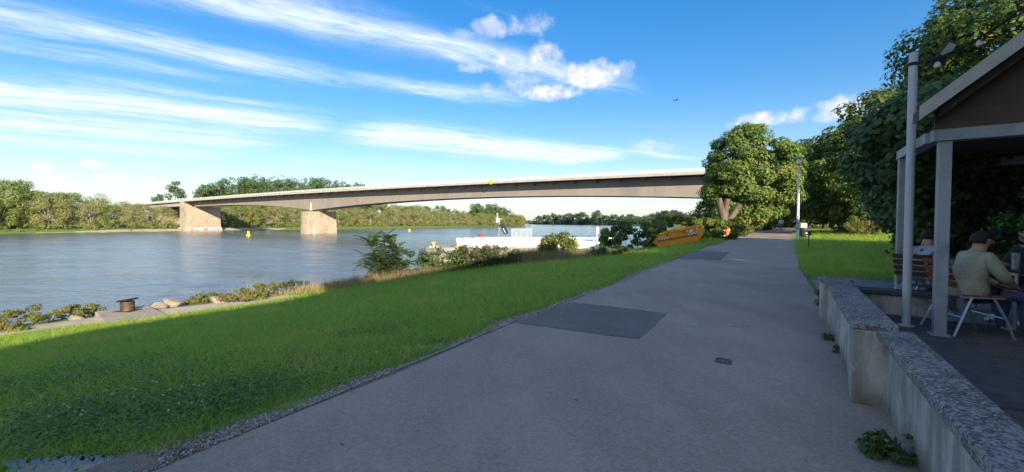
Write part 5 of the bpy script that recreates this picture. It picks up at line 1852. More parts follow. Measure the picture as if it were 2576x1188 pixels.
def skip():
    pl, prt = at_y(1664, 626.5, 27.9), at_y(1747, 612.5, 27.1)
    k = (prt - pl).length / 1104
    side = [(0, 0), (1104, 0), (1432, 323), (1443, 530), (20, 530), (-233, 264)]
    side = [((x - 604) * k, z * k) for x, z in side]
    ctr = (pl + prt) / 2
    o = empty('skip', tuple(ctr), 0, 'orange steel skip with red and white stripes standing on the grass beside the path', 'skip')
    rz = math.atan2(prt.y - pl.y, prt.x - pl.x)
    tilt = math.atan2(prt.z - pl.z, math.hypot(prt.x - pl.x, prt.y - pl.y))
    o.rotation_euler = (Matrix.Rotation(rz, 4, 'Z') @ Matrix.Rotation(-tilt, 4, 'Y') @ Matrix.Rotation(R(3), 4, 'X')).to_euler()
    off = -side[0][0] - 1.10 * (1104 * k) / 2 / 1.10
    D = 1.75
    sx_ = [(x, z) for x, z in side]
    th = .035
    bot_mid = (side[0][0] + side[1][0]) / 2
    sh = -bot_mid
    side = [(x + sh, z) for x, z in side]
    for y0 in (0, D - th):
        MB().hexa([(x, y0, z) for x, z in side], [(x, y0 + th, z) for x, z in side]).build('side_wall', M['skip'], o)
    # floor and ends
    def plate(a, b, nm, mat):
        (x0, z0), (x1, z1) = a, b
        d = Vector((x1 - x0, 0, z1 - z0)).normalized(); n = Vector((-d.z, 0, d.x)) * th
        MB().hexa([(x0, th + .001, z0), (x1, th + .001, z1), (x1 + n.x, th + .001, z1 + n.z), (x0 + n.x, th + .001, z0 + n.z)],
                  [(x0, D - th - .001, z0), (x1, D - th - .001, z1), (x1 + n.x, D - th - .001, z1 + n.z), (x0 + n.x, D - th - .001, z0 + n.z)]).build(nm, mat, o)
    plate(side[0], side[1], 'floor', M['skip_in'])
    plate(side[1], side[2], 'end_wall', M['skip'])
    plate(side[2], side[3], 'end_wall', M['skip'])
    plate(side[5], side[0], 'end_wall', M['skip'])
    # rim
    rim = MB()
    for y in (-.02, D + .02):
        rim.bar((side[4][0], y, side[4][1] + .02), (side[3][0] + .03, y, side[3][1] + .02), .09, .07)
        rim.bar((side[5][0], y, side[5][1]), (side[4][0], y, side[4][1]), .08, .06)
    rim.bar((side[3][0] + .02, -.06, side[3][1] + .02), (side[3][0] + .02, D + .06, side[3][1] + .02), .08, .07)
    rim.bar((side[5][0], -.06, side[5][1]), (side[5][0], D + .06, side[5][1]), .08, .07)
    rim.build('rim', M['skip'], o)
    # ledge, its dark red standing in for the shadow line below
    lz = 297 * k
    MB().box(side[0][0] - .16, side[1][0] + .26, -.07, -.002, lz - .02, lz + .02).build('ledge', M['skip_rust_shadow'], o)
    # upright ribs on the upper half and along the lower slopes
    for x, w in ((-.38, .06), (.62, .06), (1.24, .05)):
        MB().box(x - w / 2, x + w / 2, -.05, -.002, lz + .022, side[3][1] - .02).build('rib', M['skip'], o)
    mb = MB(); mb.bar((side[1][0] + .1, -.05, .05), (side[2][0] + .02, -.05, side[2][1] - .02), .12, .1); mb.build('corner_post', M['skip'], o)
    mb = MB(); mb.bar((side[1][0] + .12, D + .02, .05), (side[2][0] + .02, D + .02, side[2][1] - .02), .12, .1); mb.build('corner_post', M['skip'], o)
    MB().box(side[1][0] - .06, side[1][0] + .2, -.08, .0, .0, .12).build('foot', M['skip'], o)
    for x in (-.46, .55):
        mb = MB(); mb.M = Matrix.Translation((x, -.06, .84)) @ Matrix.Rotation(math.pi / 2, 4, 'X'); mb.lathe([(.045, -.05), (.045, .07), (.03, .08)], 10); mb.build('lifting_lug', M['skip_rust_shadow'], o, True)
    # warning stripe boards
    def stripes(x0, x1, z0, z1, n, lean):
        mb = MB()
        w = (x1 - x0) / n
        for i in range(n):
            a, b = x0 + i * w, x0 + (i + 1) * w
            q = [(a - lean, -.075, z0), (b - lean, -.075, z0), (b + lean, -.075, z1), (a + lean, -.075, z1)]
            q = [(min(max(x, x0), x1), y, z) for x, y, z in q]
            mb.hexa(q, [(x, -.071, z) for x, y, z in q], i % 2)
        mb.build('warning_stripes', [M['refl_white'], M['red']], o)
    stripes(side[5][0] + .38, side[5][0] + 1.02, lz + .024, lz + .19, 7, .07)
    stripes(.72, 1.34, lz + .03, lz + .20, 7, -.07)
    # sticker, dots, number
    MB().box(.86, 1.06, -.058, -.051, lz + .215, lz + .36).build('sticker', M['refl_white'], o)
    mb = MB(); mb.M = Matrix.Translation((.72, -.05, lz + .30)) @ Matrix.Rotation(math.pi / 2, 4, 'X'); mb.lathe([(.04, 0), (.04, .01)], 10); mb.build('badge', M['refl_white'], o)
    mb = MB(); mb.M = Matrix.Translation((1.15, -.05, lz + .30)) @ Matrix.Rotation(math.pi / 2, 4, 'X'); mb.lathe([(.03, 0), (.03, .01)], 10); mb.build('badge', M['refl_white'], o)
    cu = bpy.data.curves.new('number', 'FONT'); cu.body = '5'; cu.size = .26; cu.extrude = .003; cu.offset = .008
    ob = bpy.data.objects.new('number', cu); link(ob)
    me = bpy.data.meshes.new_from_object(ob.evaluated_get(bpy.context.evaluated_depsgraph_get()))
    bpy.data.objects.remove(ob)
    me.materials.clear(); me.materials.append(M['refl_white'])
    ob = bpy.data.objects.new('number', me); link(ob, o)
    ob.location = (1.28, -.056, lz + .255); ob.rotation_euler = (math.pi / 2, 0, 0)


skip()

# ------------------------------------------------------------------ path side furniture
M['lamp_white'] = surf('lamp_post_paint', (0.62, 0.62, 0.60), (0.55, 0.55, 0.53), 3, .45, c3=(.30, .30, .29), scale3=3.0, thr3=(.62, .66), kind='Object')
M['lamp_glass'] = surf('lamp_glass', (0.72, 0.71, 0.68), (0.66, 0.65, 0.62), 2, .25)
M['bin_black'] = surf('bin_plastic', (0.022, 0.024, 0.028), (0.03, 0.032, 0.036), 3, .45)
M['cream'] = surf('cabinet_cream', (0.66, 0.56, 0.40), (0.60, 0.51, 0.37), 3, .6)
M['spray'] = surf('spray_paint', (0.03, 0.03, 0.035), (0.05, 0.05, 0.05), 8, .6)
M['green_post'] = surf('post_green', (0.03, 0.055, 0.045), (0.045, 0.075, 0.06), 4, .5)
M['sticker'] = surf('stickers', (.55, .55, .52), (.08, .09, .11), 14, .5, contrast=(.48, .52))


def lamp():
    b = at_z(2006, 605.7, .215)
    o = empty('street_lamp', b, 0, 'tall pale lamp post with a disc-topped glass head beside the path', 'street lamp')
    top = at_y(2020, 397, b.y).z - b.z
    MB().lathe([(.10, -.2), (.10, 0), (.095, top * .3), (.085, top * .3 + .02), (.06, top - .75), (.06, top - .55)], 14).build('pole', M['lamp_white'], o, True)
    MB().lathe([(.10, top * .12), (.102, top * .26)], 14).build('sticker_band', M['sticker'], o, True)
    MB().lathe([(.07, top - .56), (.12, top - .52), (.14, top - .42)], 16).build('collar', M['galv'], o, True)
    MB().lathe([(.13, top - .418), (.15, top - .30), (.15, top - .10), (.13, top - .06)], 16).build('glass', M['lamp_glass'], o, True)
    MB().lathe([(.05, top - .058), (.34, top - .05), (.35, top - .02), (.20, top + .03), (.03, top + .05)], 22).build('hat', M['galv'], o, True)
    # litter bin beside it
    b2 = at_z(2020, 601.5, .225)
    o = empty('litter_bin', b2, .3, 'black plastic litter bin with sticker marks right behind the lamp post', 'bin')
    MB().lathe([(.27, 0), (.29, .04), (.31, .70), (.33, .72), (.33, .78), (.28, .86), (.12, .90)], 20).build('body', M['bin_black'], o, True)
    MB().box(-.17, .17, -.335, -.27, .60, .70).build('slot', M['black'], o)
    MB().box(-.12, .10, -.33, -.305, .42, .52).build('sticker', M['white_paint'], o)
    mb = MB(); mb.tube([(-.10, -.325, .30), (0, -.33, .24), (.12, -.325, .30), (.18, -.31, .36)], .012, 5); mb.build('scrawl', M['white_paint'], o)
    # cream cabinet
    c = at_z(2033.5, 599.5, .225)
    c = Vector((c.x, c.y + .7, .23))
    o = empty('utility_cabinet', c, -.1, 'cream utility cabinet with black scrawled graffiti behind the litter bin', 'cabinet')
    MB().box(-.26, .26, -.18, .18, 0, 1.22).build('body', M['cream'], o, bevel=.05)
    MB().box(-.24, .24, -.16, .16, 1.222, 1.26).build('lid', M['cream'], o, bevel=.02)
    mb = MB()
    for pts in ([(-.14, .95), (0, 1.06), (.10, .92)], [(-.05, 1.12), (0, .85), (.08, .82)], [(-.10, .80), (.06, .86), (.12, .72), (-.02, .66)], [(-.02, .62), (.08, .58)], [(.05, 1.12), (.14, 1.0)]):
        mb.tube([(x, -.186, z) for x, z in pts], .014, 5)
    mb.build('scrawl', M['spray'], o)
    # short green post with a tag dispenser
    p = G(2034, 627)
    o = empty('marker_post', p, 0, 'thin dark green post with a small box on the lawn in front of the bin', 'post')
    MB().lathe([(.03, -.2), (.03, .78), (.02, .79)], 8).build('shaft', M['green_post'], o, True)
    MB().box(-.055, .055, -.05, .05, .70, .93).build('box', M['green_post'], o, bevel=.01)
    MB().box(.06, .13, -.02, .0, .72, .80).build('tag', M['green_post'], o)
    # sign and bin left of the path end
    s_ = G(1871, 581.5)
    o = empty('small_sign', s_, 0, 'small white sign on a post at the left edge of the far path', 'sign')
    MB().tube([(0, 0, -.2), (0, 0, 1.55)], .04, 8).build('post', M['white_paint'], o, True)
    MB().box(-.62, -.03, -.02, .02, .78, 1.35).build('board', M['white_paint'], o)
    o = empty('pedal_bin', (s_.x + .42, s_.y + .3, s_.z), 0, 'round pale litter bin on a post right of the small white sign', 'bin')
    MB().tube([(0, .25, -.2), (0, .25, 1.5)], .04, 8).build('post', M['galv'], o, True)
    MB().lathe([(.24, .72), (.27, .76), (.28, 1.50), (.25, 1.62), (.1, 1.66)], 16).build('bucket', M['lamp_white'], o, True)
    o = empty('stone_bench', (s_.x + .9, s_.y + 1.2, s_.z), .3, 'dark low bench behind the round pale bin', 'bench')
    MB().box(-.9, .9, -.22, .22, .40, .48).build('seat', M['bark'], o)
    for x in (-.7, .7): MB().box(x - .1, x + .1, -.2, .2, 0, .398).build('leg', M['bark'], o)
    # orange barrier mesh
    m, t, out = nodes_of('barrier_mesh')
    pr = t.nodes.new('ShaderNodeBsdfPrincipled'); pr.inputs['Base Color'].default_value = (.75, .27, .08, 1); pr.inputs['Roughness'].default_value = .6
    tr = t.nodes.new('ShaderNodeBsdfTransparent'); mx = t.nodes.new('ShaderNodeMixShader')
    w1 = t.nodes.new('ShaderNodeTexBrick'); w1.inputs['Scale'].default_value = 9; w1.inputs['Mortar Size'].default_value = .035; w1.offset = 0
    t.links.new(coords(t, 'Object', (1, 1, 1)), w1.inputs['Vector'])
    mx.inputs[0].default_value = .62
    t.links.new(tr.outputs[0], mx.inputs[1]); t.links.new(pr.outputs[0], mx.inputs[2]); t.links.new(mx.outputs[0], out.inputs['Surface'])
    f0 = G(1834, 599)
    o = empty('barrier_fence', f0, 0, 'short piece of orange plastic barrier mesh between hedge and path', 'fence')
    mb = MB(); mb.hexa([(-.45, 0, 0), (.45, .5, 0), (.45, .53, 0), (-.45, .03, 0)], [(-.42, .05, 1.2), (.42, .5, 1.25), (.42, .53, 1.25), (-.42, .08, 1.2)]); mb.build('mesh', m, o)
    for x, y in ((-.45, .0), (.45, .5)): MB().tube([(x, y, -.2), (x, y, 1.3)], .02, 6).build('stake', M['galv'], o, True)


lamp()


def dead_trunk():
    M['deadwood'] = surf('dead_wood', (0.135, 0.108, 0.075), (0.07, 0.055, 0.038), 2.2, .9, stretch=(1, 1, .3), bump=1.0, bscale=5, c3=(.12, .085, .055), scale3=1.5, thr3=(.55, .75), kind='Object', bdist=.06)
    yv = 41.0
    b = at_y(1822, 572, yv)
    g = Hf(b.x, b.y)
    o = empty('dead_trunk', (b.x, b.y, g), 0, 'pale lopped dead tree trunk with three cut limbs above the hedge', 'tree trunk')
    P = lambda px, py, dy=0: tuple(at_y(px, py, yv) - Vector((b.x, b.y, g)) + Vector((0, dy, 0)))
    mb = MB()
    mb.tube([P(1823, 600), P(1822, 570), P(1820, 548), P(1813, 522), P(1806, 500)], [.50, .42, .37, .31, .33], 14)
    mb.build('trunk', M['deadwood'], o, True)
    mb = MB(); mb.tube([P(1823, 550, .05), P(1825, 525, 0), P(1829, 500, -.1)], [.32, .28, .28], 12); mb.build('limb', M['deadwood'], o, True)
    mb = MB(); mb.tube([P(1826, 562, .1), P(1843, 545, .1), P(1864, 515, .2)], [.28, .27, .25], 12); mb.build('limb', M['deadwood'], o, True)


dead_trunk()

# valve cover in the path
M['cover_iron'] = surf('cover_iron', (0.115, 0.08, 0.068), (0.16, 0.11, 0.095), 14, .6, .4)
cp = []
for a in ((1803, 901), (1841, 908), (1838, 919), (1797, 911)):
    d = ray(*a); k = -CAM_H / (d[2] - 0.007 * d[1]); cp.append(Vector((d[0] * k, d[1] * k, .007 * d[1] * k)))
cc = sum(cp, Vector()) / 4
o = empty('valve_cover', cc, 0, 'small rusty square valve cover set in the asphalt path', 'cover')
up = Vector((0, 0, .012))
mb = MB()
for i in range(4):
    a, b = cp[i] - cc, cp[(i + 1) % 4] - cc
    mb.hexa([a, b, b * .84, a * .84], [a + up, b + up, b * .84 + up, a * .84 + up])
mb.build('frame', M['cover_iron'], o)
MB().hexa([(p - cc) * .82 for p in cp], [(p - cc) * .82 + up * .55 for p in cp]).build('lid', M['cover_iron'], o)
mb = MB(); a = (cp[1] - cp[0]) * .10; b = (cp[2] - cp[1]) * .06
mb.hexa([-a - b + up * .6, a - b + up * .6, a + b + up * .6, -a + b + up * .6], [-a - b + up * .8, a - b + up * .8, a + b + up * .8, -a + b + up * .8])
mb.build('plate', M['galv'], o)

# ------------------------------------------------------------------ garden wall, terrace, canopy
def Q(s, t, z):
    a, b = xy(s, t)
    return Vector((float(a), float(b), z))


RZ = math.atan2(S2[1], S2[0])      # local x along the path, local y to its left


def sbox(mb, s0, s1, t0, t1, z0, z1, mi=0):
    return mb.box(s0, s1, t0, t1, z0, z1, mi)


def wallmat():
    m, t, out = nodes_of('rendered_wall')
    p = t.nodes.new('ShaderNodeBsdfPrincipled')
    t.links.new(p.outputs[0], out.inputs['Surface'])
    v = coords(t, 'World', (1, 1, .14))
    n1 = xnoise(t, v, 7, 6, .65)
    n2 = xnoise(t, coords(t, 'World'), 2.2, 6, .62)
    n3 = xnoise(t, coords(t, 'World', (1, 1, .5)), 26, 4, .6)
    g = t.nodes.new('ShaderNodeNewGeometry')
    sp = t.nodes.new('ShaderNodeSeparateXYZ')
    t.links.new(g.outputs['Position'], sp.inputs[0])
    z = X(t, sp.outputs[2])
    col = xmix(t, n1.step(.35, .66), (.46, .43, .385), (.235, .215, .19))
    col = xmix(t, n2.step(.46, .7) * .75, col, (.15, .135, .115))
    col = xmix(t, n3.step(.55, .7) * .35, col, (.55, .52, .47))
    low = (1.0 - z.step(0.0, .26)) * n2.step(.25, .6)
    col = xmix(t, low * .85, col, (.085, .085, .045))
    t.links.new(col, p.inputs['Base Color'])
    p.inputs['Roughness'].default_value = .9
    b = t.nodes.new('ShaderNodeBump'); b.inputs['Strength'].default_value = .5; b.inputs['Distance'].default_value = .01
    t.links.new((n3 + n1 * .5).s, b.inputs['Height']); t.links.new(b.outputs[0], p.inputs['Normal'])
    return m


def copingmat():
    m, t, out = nodes_of('lichen_coping')
    p = t.nodes.new('ShaderNodeBsdfPrincipled')
    t.links.new(p.outputs[0], out.inputs['Surface'])
    v = coords(t, 'World')
    n1 = xnoise(t, coords(t, 'World', (1.0, 1.0, 1)), 48, 6, .7, .3)
    n2 = xnoise(t, v, 5, 5, .6)
    n3 = xnoise(t, v, 75, 3, .6)
    f = (n1 + (n2 - .5) * .35 + (n3 - .5) * .4)
    col = xmix(t, f.step(.38, .64), (.058, .056, .055), (.285, .275, .26))
    col = xmix(t, n3.step(.58, .7) * .5, col, (.56, .54, .50))
    t.links.new(col, p.inputs['Base Color'])
    p.inputs['Roughness'].default_value = .95
    b = t.nodes.new('ShaderNodeBump'); b.inputs['Strength'].default_value = .7; b.inputs['Distance'].default_value = .008
    t.links.new(f.s, b.inputs['Height']); t.links.new(b.outputs[0], p.inputs['Normal'])
    return m


M['wall'] = wallmat()
M['coping'] = copingmat()
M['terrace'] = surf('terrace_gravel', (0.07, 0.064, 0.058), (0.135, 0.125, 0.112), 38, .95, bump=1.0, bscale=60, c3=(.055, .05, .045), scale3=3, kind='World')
M['plank'] = surf('edge_plank', (0.075, 0.055, 0.042), (0.045, 0.034, 0.028), 6, .85, stretch=(1, 1, 1), bump=.4)
M['kerb'] = surf('kerb_concrete', (0.075, 0.078, 0.082), (0.052, 0.055, 0.058), 5, .9, bump=.3)
M['post_grey'] = surf('post_grey_paint', (0.30, 0.315, 0.33), (0.25, 0.265, 0.28), 3, .5, c3=(.2, .21, .22), scale3=2, kind='Object')
M['pole_grey'] = surf('pole_grey_paint', (0.42, 0.435, 0.45), (0.37, 0.385, 0.40), 3, .45, kind='Object')
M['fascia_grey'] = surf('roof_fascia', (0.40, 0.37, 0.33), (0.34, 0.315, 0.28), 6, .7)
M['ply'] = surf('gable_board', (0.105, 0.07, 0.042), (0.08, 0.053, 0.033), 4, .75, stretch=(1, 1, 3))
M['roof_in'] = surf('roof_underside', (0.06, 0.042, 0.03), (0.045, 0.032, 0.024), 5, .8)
M['house'] = surf('house_render', (0.035, 0.028, 0.022), (0.025, 0.02, 0.016), 2, .9)  # near-black tone puts the shade under the canopy into the wall
M['roof_tile'] = surf('roof_tile', (0.16, 0.07, 0.045), (0.12, 0.055, 0.04), 6, .85)

ORG = Q(0, 0, 0)


def s_empty(name, label, cat, s=0, t=0, z=0):
    return empty(name, Q(s, t, z), RZ, label, cat)


WT = .645


def garden_wall():
    o = s_empty('garden_wall', 'low stained concrete wall with lichen-spotted coping along the right path edge', 'wall')
    o.location = ORG
    # near run, set back a little
    MB().box(-9.0, -.782, -4.155, -4.03, -.12, WT - .062).build('wall_panel', M['wall'], o, bevel=.008)
    MB().box(-9.0, -.783, -4.185, -3.96, WT - .06, WT + .012).build('coping', M['coping'], o, bevel=.014)
    MB().box(-.78, -.56, -4.10, -3.81, -.12, WT - .012).build('pilaster', M['wall'], o, bevel=.012)
    MB().box(-.558, 2.60, -4.10, -3.86, -.12, WT - .062).build('wall_panel', M['wall'], o, bevel=.008)
    MB().box(-.78, 2.58, -4.10, -3.80, WT - .010, WT + .045).build('coping', M['coping'], o, bevel=.014)
    MB().box(2.602, 2.92, -4.10, -3.78, -.12, WT - .02).build('pilaster', M['wall'], o, bevel=.012)
    MB().box(2.584, 2.95, -4.16, -3.76, WT - .018, WT + .035).build('coping', M['coping'], o, bevel=.012)
    # return wall towards the canopy
    o2 = s_empty('return_wall', 'short low concrete wall turning from the end of the garden wall towards the canopy', 'wall')
    o2.location = ORG
    MB().box(2.62, 2.88, -5.0, -4.18, -.12, .50).build('wall_panel', M['wall'], o2, bevel=.01)
    MB().box(2.58, 2.92, -5.04, -4.17, .502, .56).build('coping', M['kerb'], o2, bevel=.01)


garden_wall()


def flat_poly(name, st_pts, z, mat, label):
    return tag(MB().poly([tuple(Q(s, t, z)) for s, t in st_pts]).build(name, mat), label, kind='structure')


TZ = .21
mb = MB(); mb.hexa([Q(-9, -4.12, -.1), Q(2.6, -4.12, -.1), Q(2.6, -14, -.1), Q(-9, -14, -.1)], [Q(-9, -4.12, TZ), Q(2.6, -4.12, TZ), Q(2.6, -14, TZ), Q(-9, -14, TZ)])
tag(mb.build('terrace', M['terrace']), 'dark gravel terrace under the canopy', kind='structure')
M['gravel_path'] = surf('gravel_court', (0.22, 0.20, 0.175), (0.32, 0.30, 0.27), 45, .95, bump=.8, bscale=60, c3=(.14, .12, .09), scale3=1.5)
V = []
for i, s in enumerate(np.linspace(2.6, 8.6, 14)):
    for k in range(9):
        tq = -3.9 - 10 * k / 8 + (.35 * math.sin(s * 2 + k) if 0 < k < 8 else 0)
        a = s + (.5 * math.sin(k * 1.7) if i == 13 else 0)
        p = Q(a, tq, 0)
        V.append((p.x, p.y, Hf(p.x, p.y) + .012))
idx = np.arange(len(V)).reshape(14, 9)
F = np.stack([idx[:-1, :-1], idx[:-1, 1:], idx[1:, 1:], idx[1:, :-1]], -1).reshape(-1, 4)
tag(np_obj('gravel_court', np.array(V), F[:, ::-1], M['gravel_path']), 'pale gravel patch behind the end of the garden wall', kind='structure')
st_k = empty('edge_kerb', ORG, RZ, 'bluish concrete kerb slab the canopy posts stand on', 'kerb')
for a, b in ((-.9, .2), (.21, 1.3), (1.31, 2.4), (2.41, 3.5)):
    MB().box(a, b, -4.96, -4.50, TZ - .1, TZ + .02).build('slab', M['kerb'], st_k, bevel=.008)
pk = empty('edging_planks', ORG, RZ, 'weathered brown edging boards behind the wall coping', 'planks')
for k, (t0, zz) in enumerate(((-4.30, .34), (-4.42, .28))):
    for a in np.arange(-8, 2.3, 2.1):
        mb = MB(); mb.hexa([(a, t0 - .11, zz - .10), (a + 2.08, t0 - .11, zz - .10), (a + 2.08, t0, zz - .04), (a, t0, zz - .04)], [(a, t0 - .11, zz - .06), (a + 2.08, t0 - .11, zz - .06), (a + 2.08, t0, zz), (a, t0, zz)])
        mb.build('plank', M['plank'], pk)


def canopy():
    o = empty('canopy', ORG, RZ, 'dark timber canopy with grey posts and a steep grey-edged roof over the terrace', 'canopy')
    # posts
    for s, t in ((1.45, -4.81), (2.94, -4.72), (1.45, -9.3), (4.6, -9.3)):
        p = MB().box(s - .054, s + .054, t - .054, t + .054, TZ + .02, 2.405).build('post', M['post_grey'], o, bevel=.006)
        MB().box(s - .085, s + .085, t - .085, t + .085, TZ + .021, TZ + .035).build('foot_plate', M['post_grey'], p)
    MB().box(1.37, 1.53, -9.4, -4.70, 2.408, 2.535).build('cross_beam', M['post_grey'], o, bevel=.005)
    MB().box(1.532, 3.05, -4.80, -4.66, 2.41, 2.53).build('eaves_beam', M['post_grey'], o, bevel=.005)
    MB().box(4.55, 4.69, -9.4, -5.4, 2.408, 2.53).build('cross_beam', M['post_grey'], o)
    # roof: rises away from the path to a ridge at t=-7.4
    zt = lambda t: 2.79 + .857 * (-t - 4.62)
    for (ta, tb) in ((-4.55, -7.4),):
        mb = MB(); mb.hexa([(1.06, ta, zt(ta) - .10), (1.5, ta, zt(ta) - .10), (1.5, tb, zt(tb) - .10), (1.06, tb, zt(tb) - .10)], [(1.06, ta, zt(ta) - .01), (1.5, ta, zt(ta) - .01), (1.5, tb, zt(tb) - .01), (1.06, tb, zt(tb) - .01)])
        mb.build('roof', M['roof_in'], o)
        mb = MB(); mb.hexa([(1.055, ta, zt(ta) - .008), (1.5, ta, zt(ta) - .008), (1.5, tb, zt(tb) - .008), (1.055, tb, zt(tb) - .008)], [(1.055, ta, zt(ta) + .03), (1.5, ta, zt(ta) + .03), (1.5, tb, zt(tb) + .03), (1.055, tb, zt(tb) + .03)])
        mb.build('roof_covering', M['roof_tile'], o)
        # verge board on the gable edge
        mb = MB(); mb.hexa([(1.025, ta + .03, zt(ta) - .13), (1.054, ta + .03, zt(ta) - .13), (1.054, tb, zt(tb) - .15), (1.025, tb, zt(tb) - .15)], [(1.025, ta + .03, zt(ta) + .02), (1.054, ta + .03, zt(ta) + .02), (1.054, tb, zt(tb) + .03), (1.025, tb, zt(tb) + .03)])
        mb.build('verge_board', M['fascia_grey'], o)
    tb, tc = -7.4, -10.2
    zt2 = lambda t: zt(-7.4) - .857 * (-7.4 - t)
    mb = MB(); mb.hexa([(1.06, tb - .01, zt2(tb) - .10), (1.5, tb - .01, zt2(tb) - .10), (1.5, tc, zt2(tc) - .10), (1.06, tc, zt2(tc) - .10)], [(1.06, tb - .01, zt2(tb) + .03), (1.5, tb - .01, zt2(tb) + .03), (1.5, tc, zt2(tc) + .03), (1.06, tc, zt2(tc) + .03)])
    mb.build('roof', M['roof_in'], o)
    # gable infill board
    mb = MB()
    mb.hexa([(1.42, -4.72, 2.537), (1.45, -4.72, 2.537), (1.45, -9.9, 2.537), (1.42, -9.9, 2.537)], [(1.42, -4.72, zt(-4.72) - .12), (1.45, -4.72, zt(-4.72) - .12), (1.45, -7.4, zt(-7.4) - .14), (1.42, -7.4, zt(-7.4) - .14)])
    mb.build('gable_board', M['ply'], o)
    # diagonal rafters under the roof edge
    for s in (1.2,):
        mb = MB(); mb.hexa([(s - .04, -4.7, zt(-4.7) - .22), (s + .04, -4.7, zt(-4.7) - .22), (s + .04, -7.35, zt(-7.35) - .22), (s - .04, -7.35, zt(-7.35) - .22)], [(s - .04, -4.7, zt(-4.7) - .102), (s + .04, -4.7, zt(-4.7) - .102), (s + .04, -7.35, zt(-7.35) - .102), (s - .04, -7.35, zt(-7.35) - .102)])
        mb.build('rafter', M['roof_in'], o)
    MB().box(1.55, 5.2, -10.1, -4.84, 2.545, 2.60).build('ceiling', M['roof_in'], o)  # added to darken the space under the canopy
    # boarded back of the terrace
    b = empty('inn_building', ORG, RZ, 'rendered inn building with walls toned to shade behind the terrace, mostly right of the picture', 'building')
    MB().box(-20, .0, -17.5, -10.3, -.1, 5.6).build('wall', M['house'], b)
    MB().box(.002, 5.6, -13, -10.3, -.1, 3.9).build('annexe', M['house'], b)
    mb = MB(); mb.hexa([(-20.5, -9.8, 5.602), (.4, -9.8, 5.602), (.4, -18, 5.602), (-20.5, -18, 5.602)], [(-20.5, -13.85, 8.8), (.4, -13.85, 8.8), (.4, -13.95, 8.8), (-20.5, -13.95, 8.8)])
    mb.build('roof', M['roof_tile'], b)
    for s in (-6.5, -3.5, -.5, 2.5):
        w = MB().box(s - .6, s + .6, -10.299, -10.24, 1.1, 2.5).build('window', M['black'], b)
        MB().box(s - .68, s + .68, -10.298, -10.18, 1.02, 1.098).build('sill', M['kerb'], w)


canopy()


def light_pole():
    b = Q(1.84, -4.60, TZ + .02)
    o = empty('light_pole', b, 0, 'round grey pole carrying a floodlight and a string of bulbs at the canopy corner', 'pole')
    h = 3.33
    MB().lathe([(.044, 0), (.044, h - .02), (.041, h)], 20).build('shaft', M['pole_grey'], o, True)
    MB().lathe([(.085, .0005), (.085, .012)], 16).build('base_plate', M['pole_grey'], o, True)
    MB().lathe([(.049, h - .16), (.049, h - .12)], 16).build('clamp', M['black'], o, True)
    f = empty('floodlight', at_y(2391, 125, 5.05), 0, 'black rectangular floodlight clamped to the top of the round pole', 'floodlight')
    F0 = Vector(f.location)
    a, c = at_y(2358, 160, 5.12) - F0, at_y(2400, 106, 5.0) - F0
    d = (c - a).normalized(); sd = Vector((.86, -.25, -.3)); sd = (sd - d * sd.dot(d)).normalized() * .055; n = d.cross(sd).normalized() * .028
    mb = MB(); mb.hexa([a - sd, a + sd, c + sd, c - sd], [a - sd + n, a + sd + n, c + sd + n, c - sd + n]); mb.build('housing', M['bin_black'], f, bevel=.006)
    nn = -n.normalized() * .002 if n.y > 0 else n.normalized() * .03
    a2, c2 = a + (c - a) * .38, a + (c - a) * .94
    mb = MB(); mb.hexa([a2 - sd * .75 + nn, a2 + sd * .75 + nn, c2 + sd * .75 + nn, c2 - sd * .75 + nn], [a2 - sd * .75 + nn * 1.6, a2 + sd * .75 + nn * 1.6, c2 + sd * .75 + nn * 1.6, c2 - sd * .75 + nn * 1.6]); mb.build('glass', surf('flood_glass', (.42, .42, .36), (.36, .36, .3), 30, .3), f)
    pt = Vector((b.x, b.y, b.z + h - .14)) - F0
    mb = MB(); mb.tube([tuple(pt), tuple(pt * .4 + Vector((0, 0, -.02))), tuple(a * .6)], .014, 6); mb.build('bracket', M['black'], f, True)
    # string of bulbs
    s0 = Vector((b.x, b.y, b.z + h - .14))
    s1 = at_y(2590, 5, 4.35)
    o = empty('light_string', s0, 0, 'black cable with clear bulbs running from the round pole over the canopy roof', 'string lights')
    pts = [s0 + (s1 - s0) * (i / 14) + Vector((0, 0, -.10 * 4 * (i / 14) * (1 - i / 14))) for i in range(15)]
    MB().tube([tuple(p - s0) for p in pts], .011, 6).build('cable', M['black'], o, True)
    pts2 = [p + Vector((.01, 0, -.03 - .02 * math.sin(i))) for i, p in enumerate(pts)]
    MB().tube([tuple(p - s0) for p in pts2], .006, 5).build('cable', M['black'], o, True)
    gl = surf('bulb_glass', (.55, .47, .40), (.5, .42, .36), 4, .1)
    for px, py, yy_ in ((2358, 163, 5.06), (2464, 108, 4.72)):
        p = at_y(px, py, yy_) - s0
        MB().lathe([(.018, .03), (.022, .075)], 10, at=tuple(p)).build('socket', M['black'], o, True)
        MB().lathe([(.008, -.045), (.028, -.03), (.033, -.005), (.018, .028)], 12, at=tuple(p)).build('bulb', gl, o, True)


light_pole()


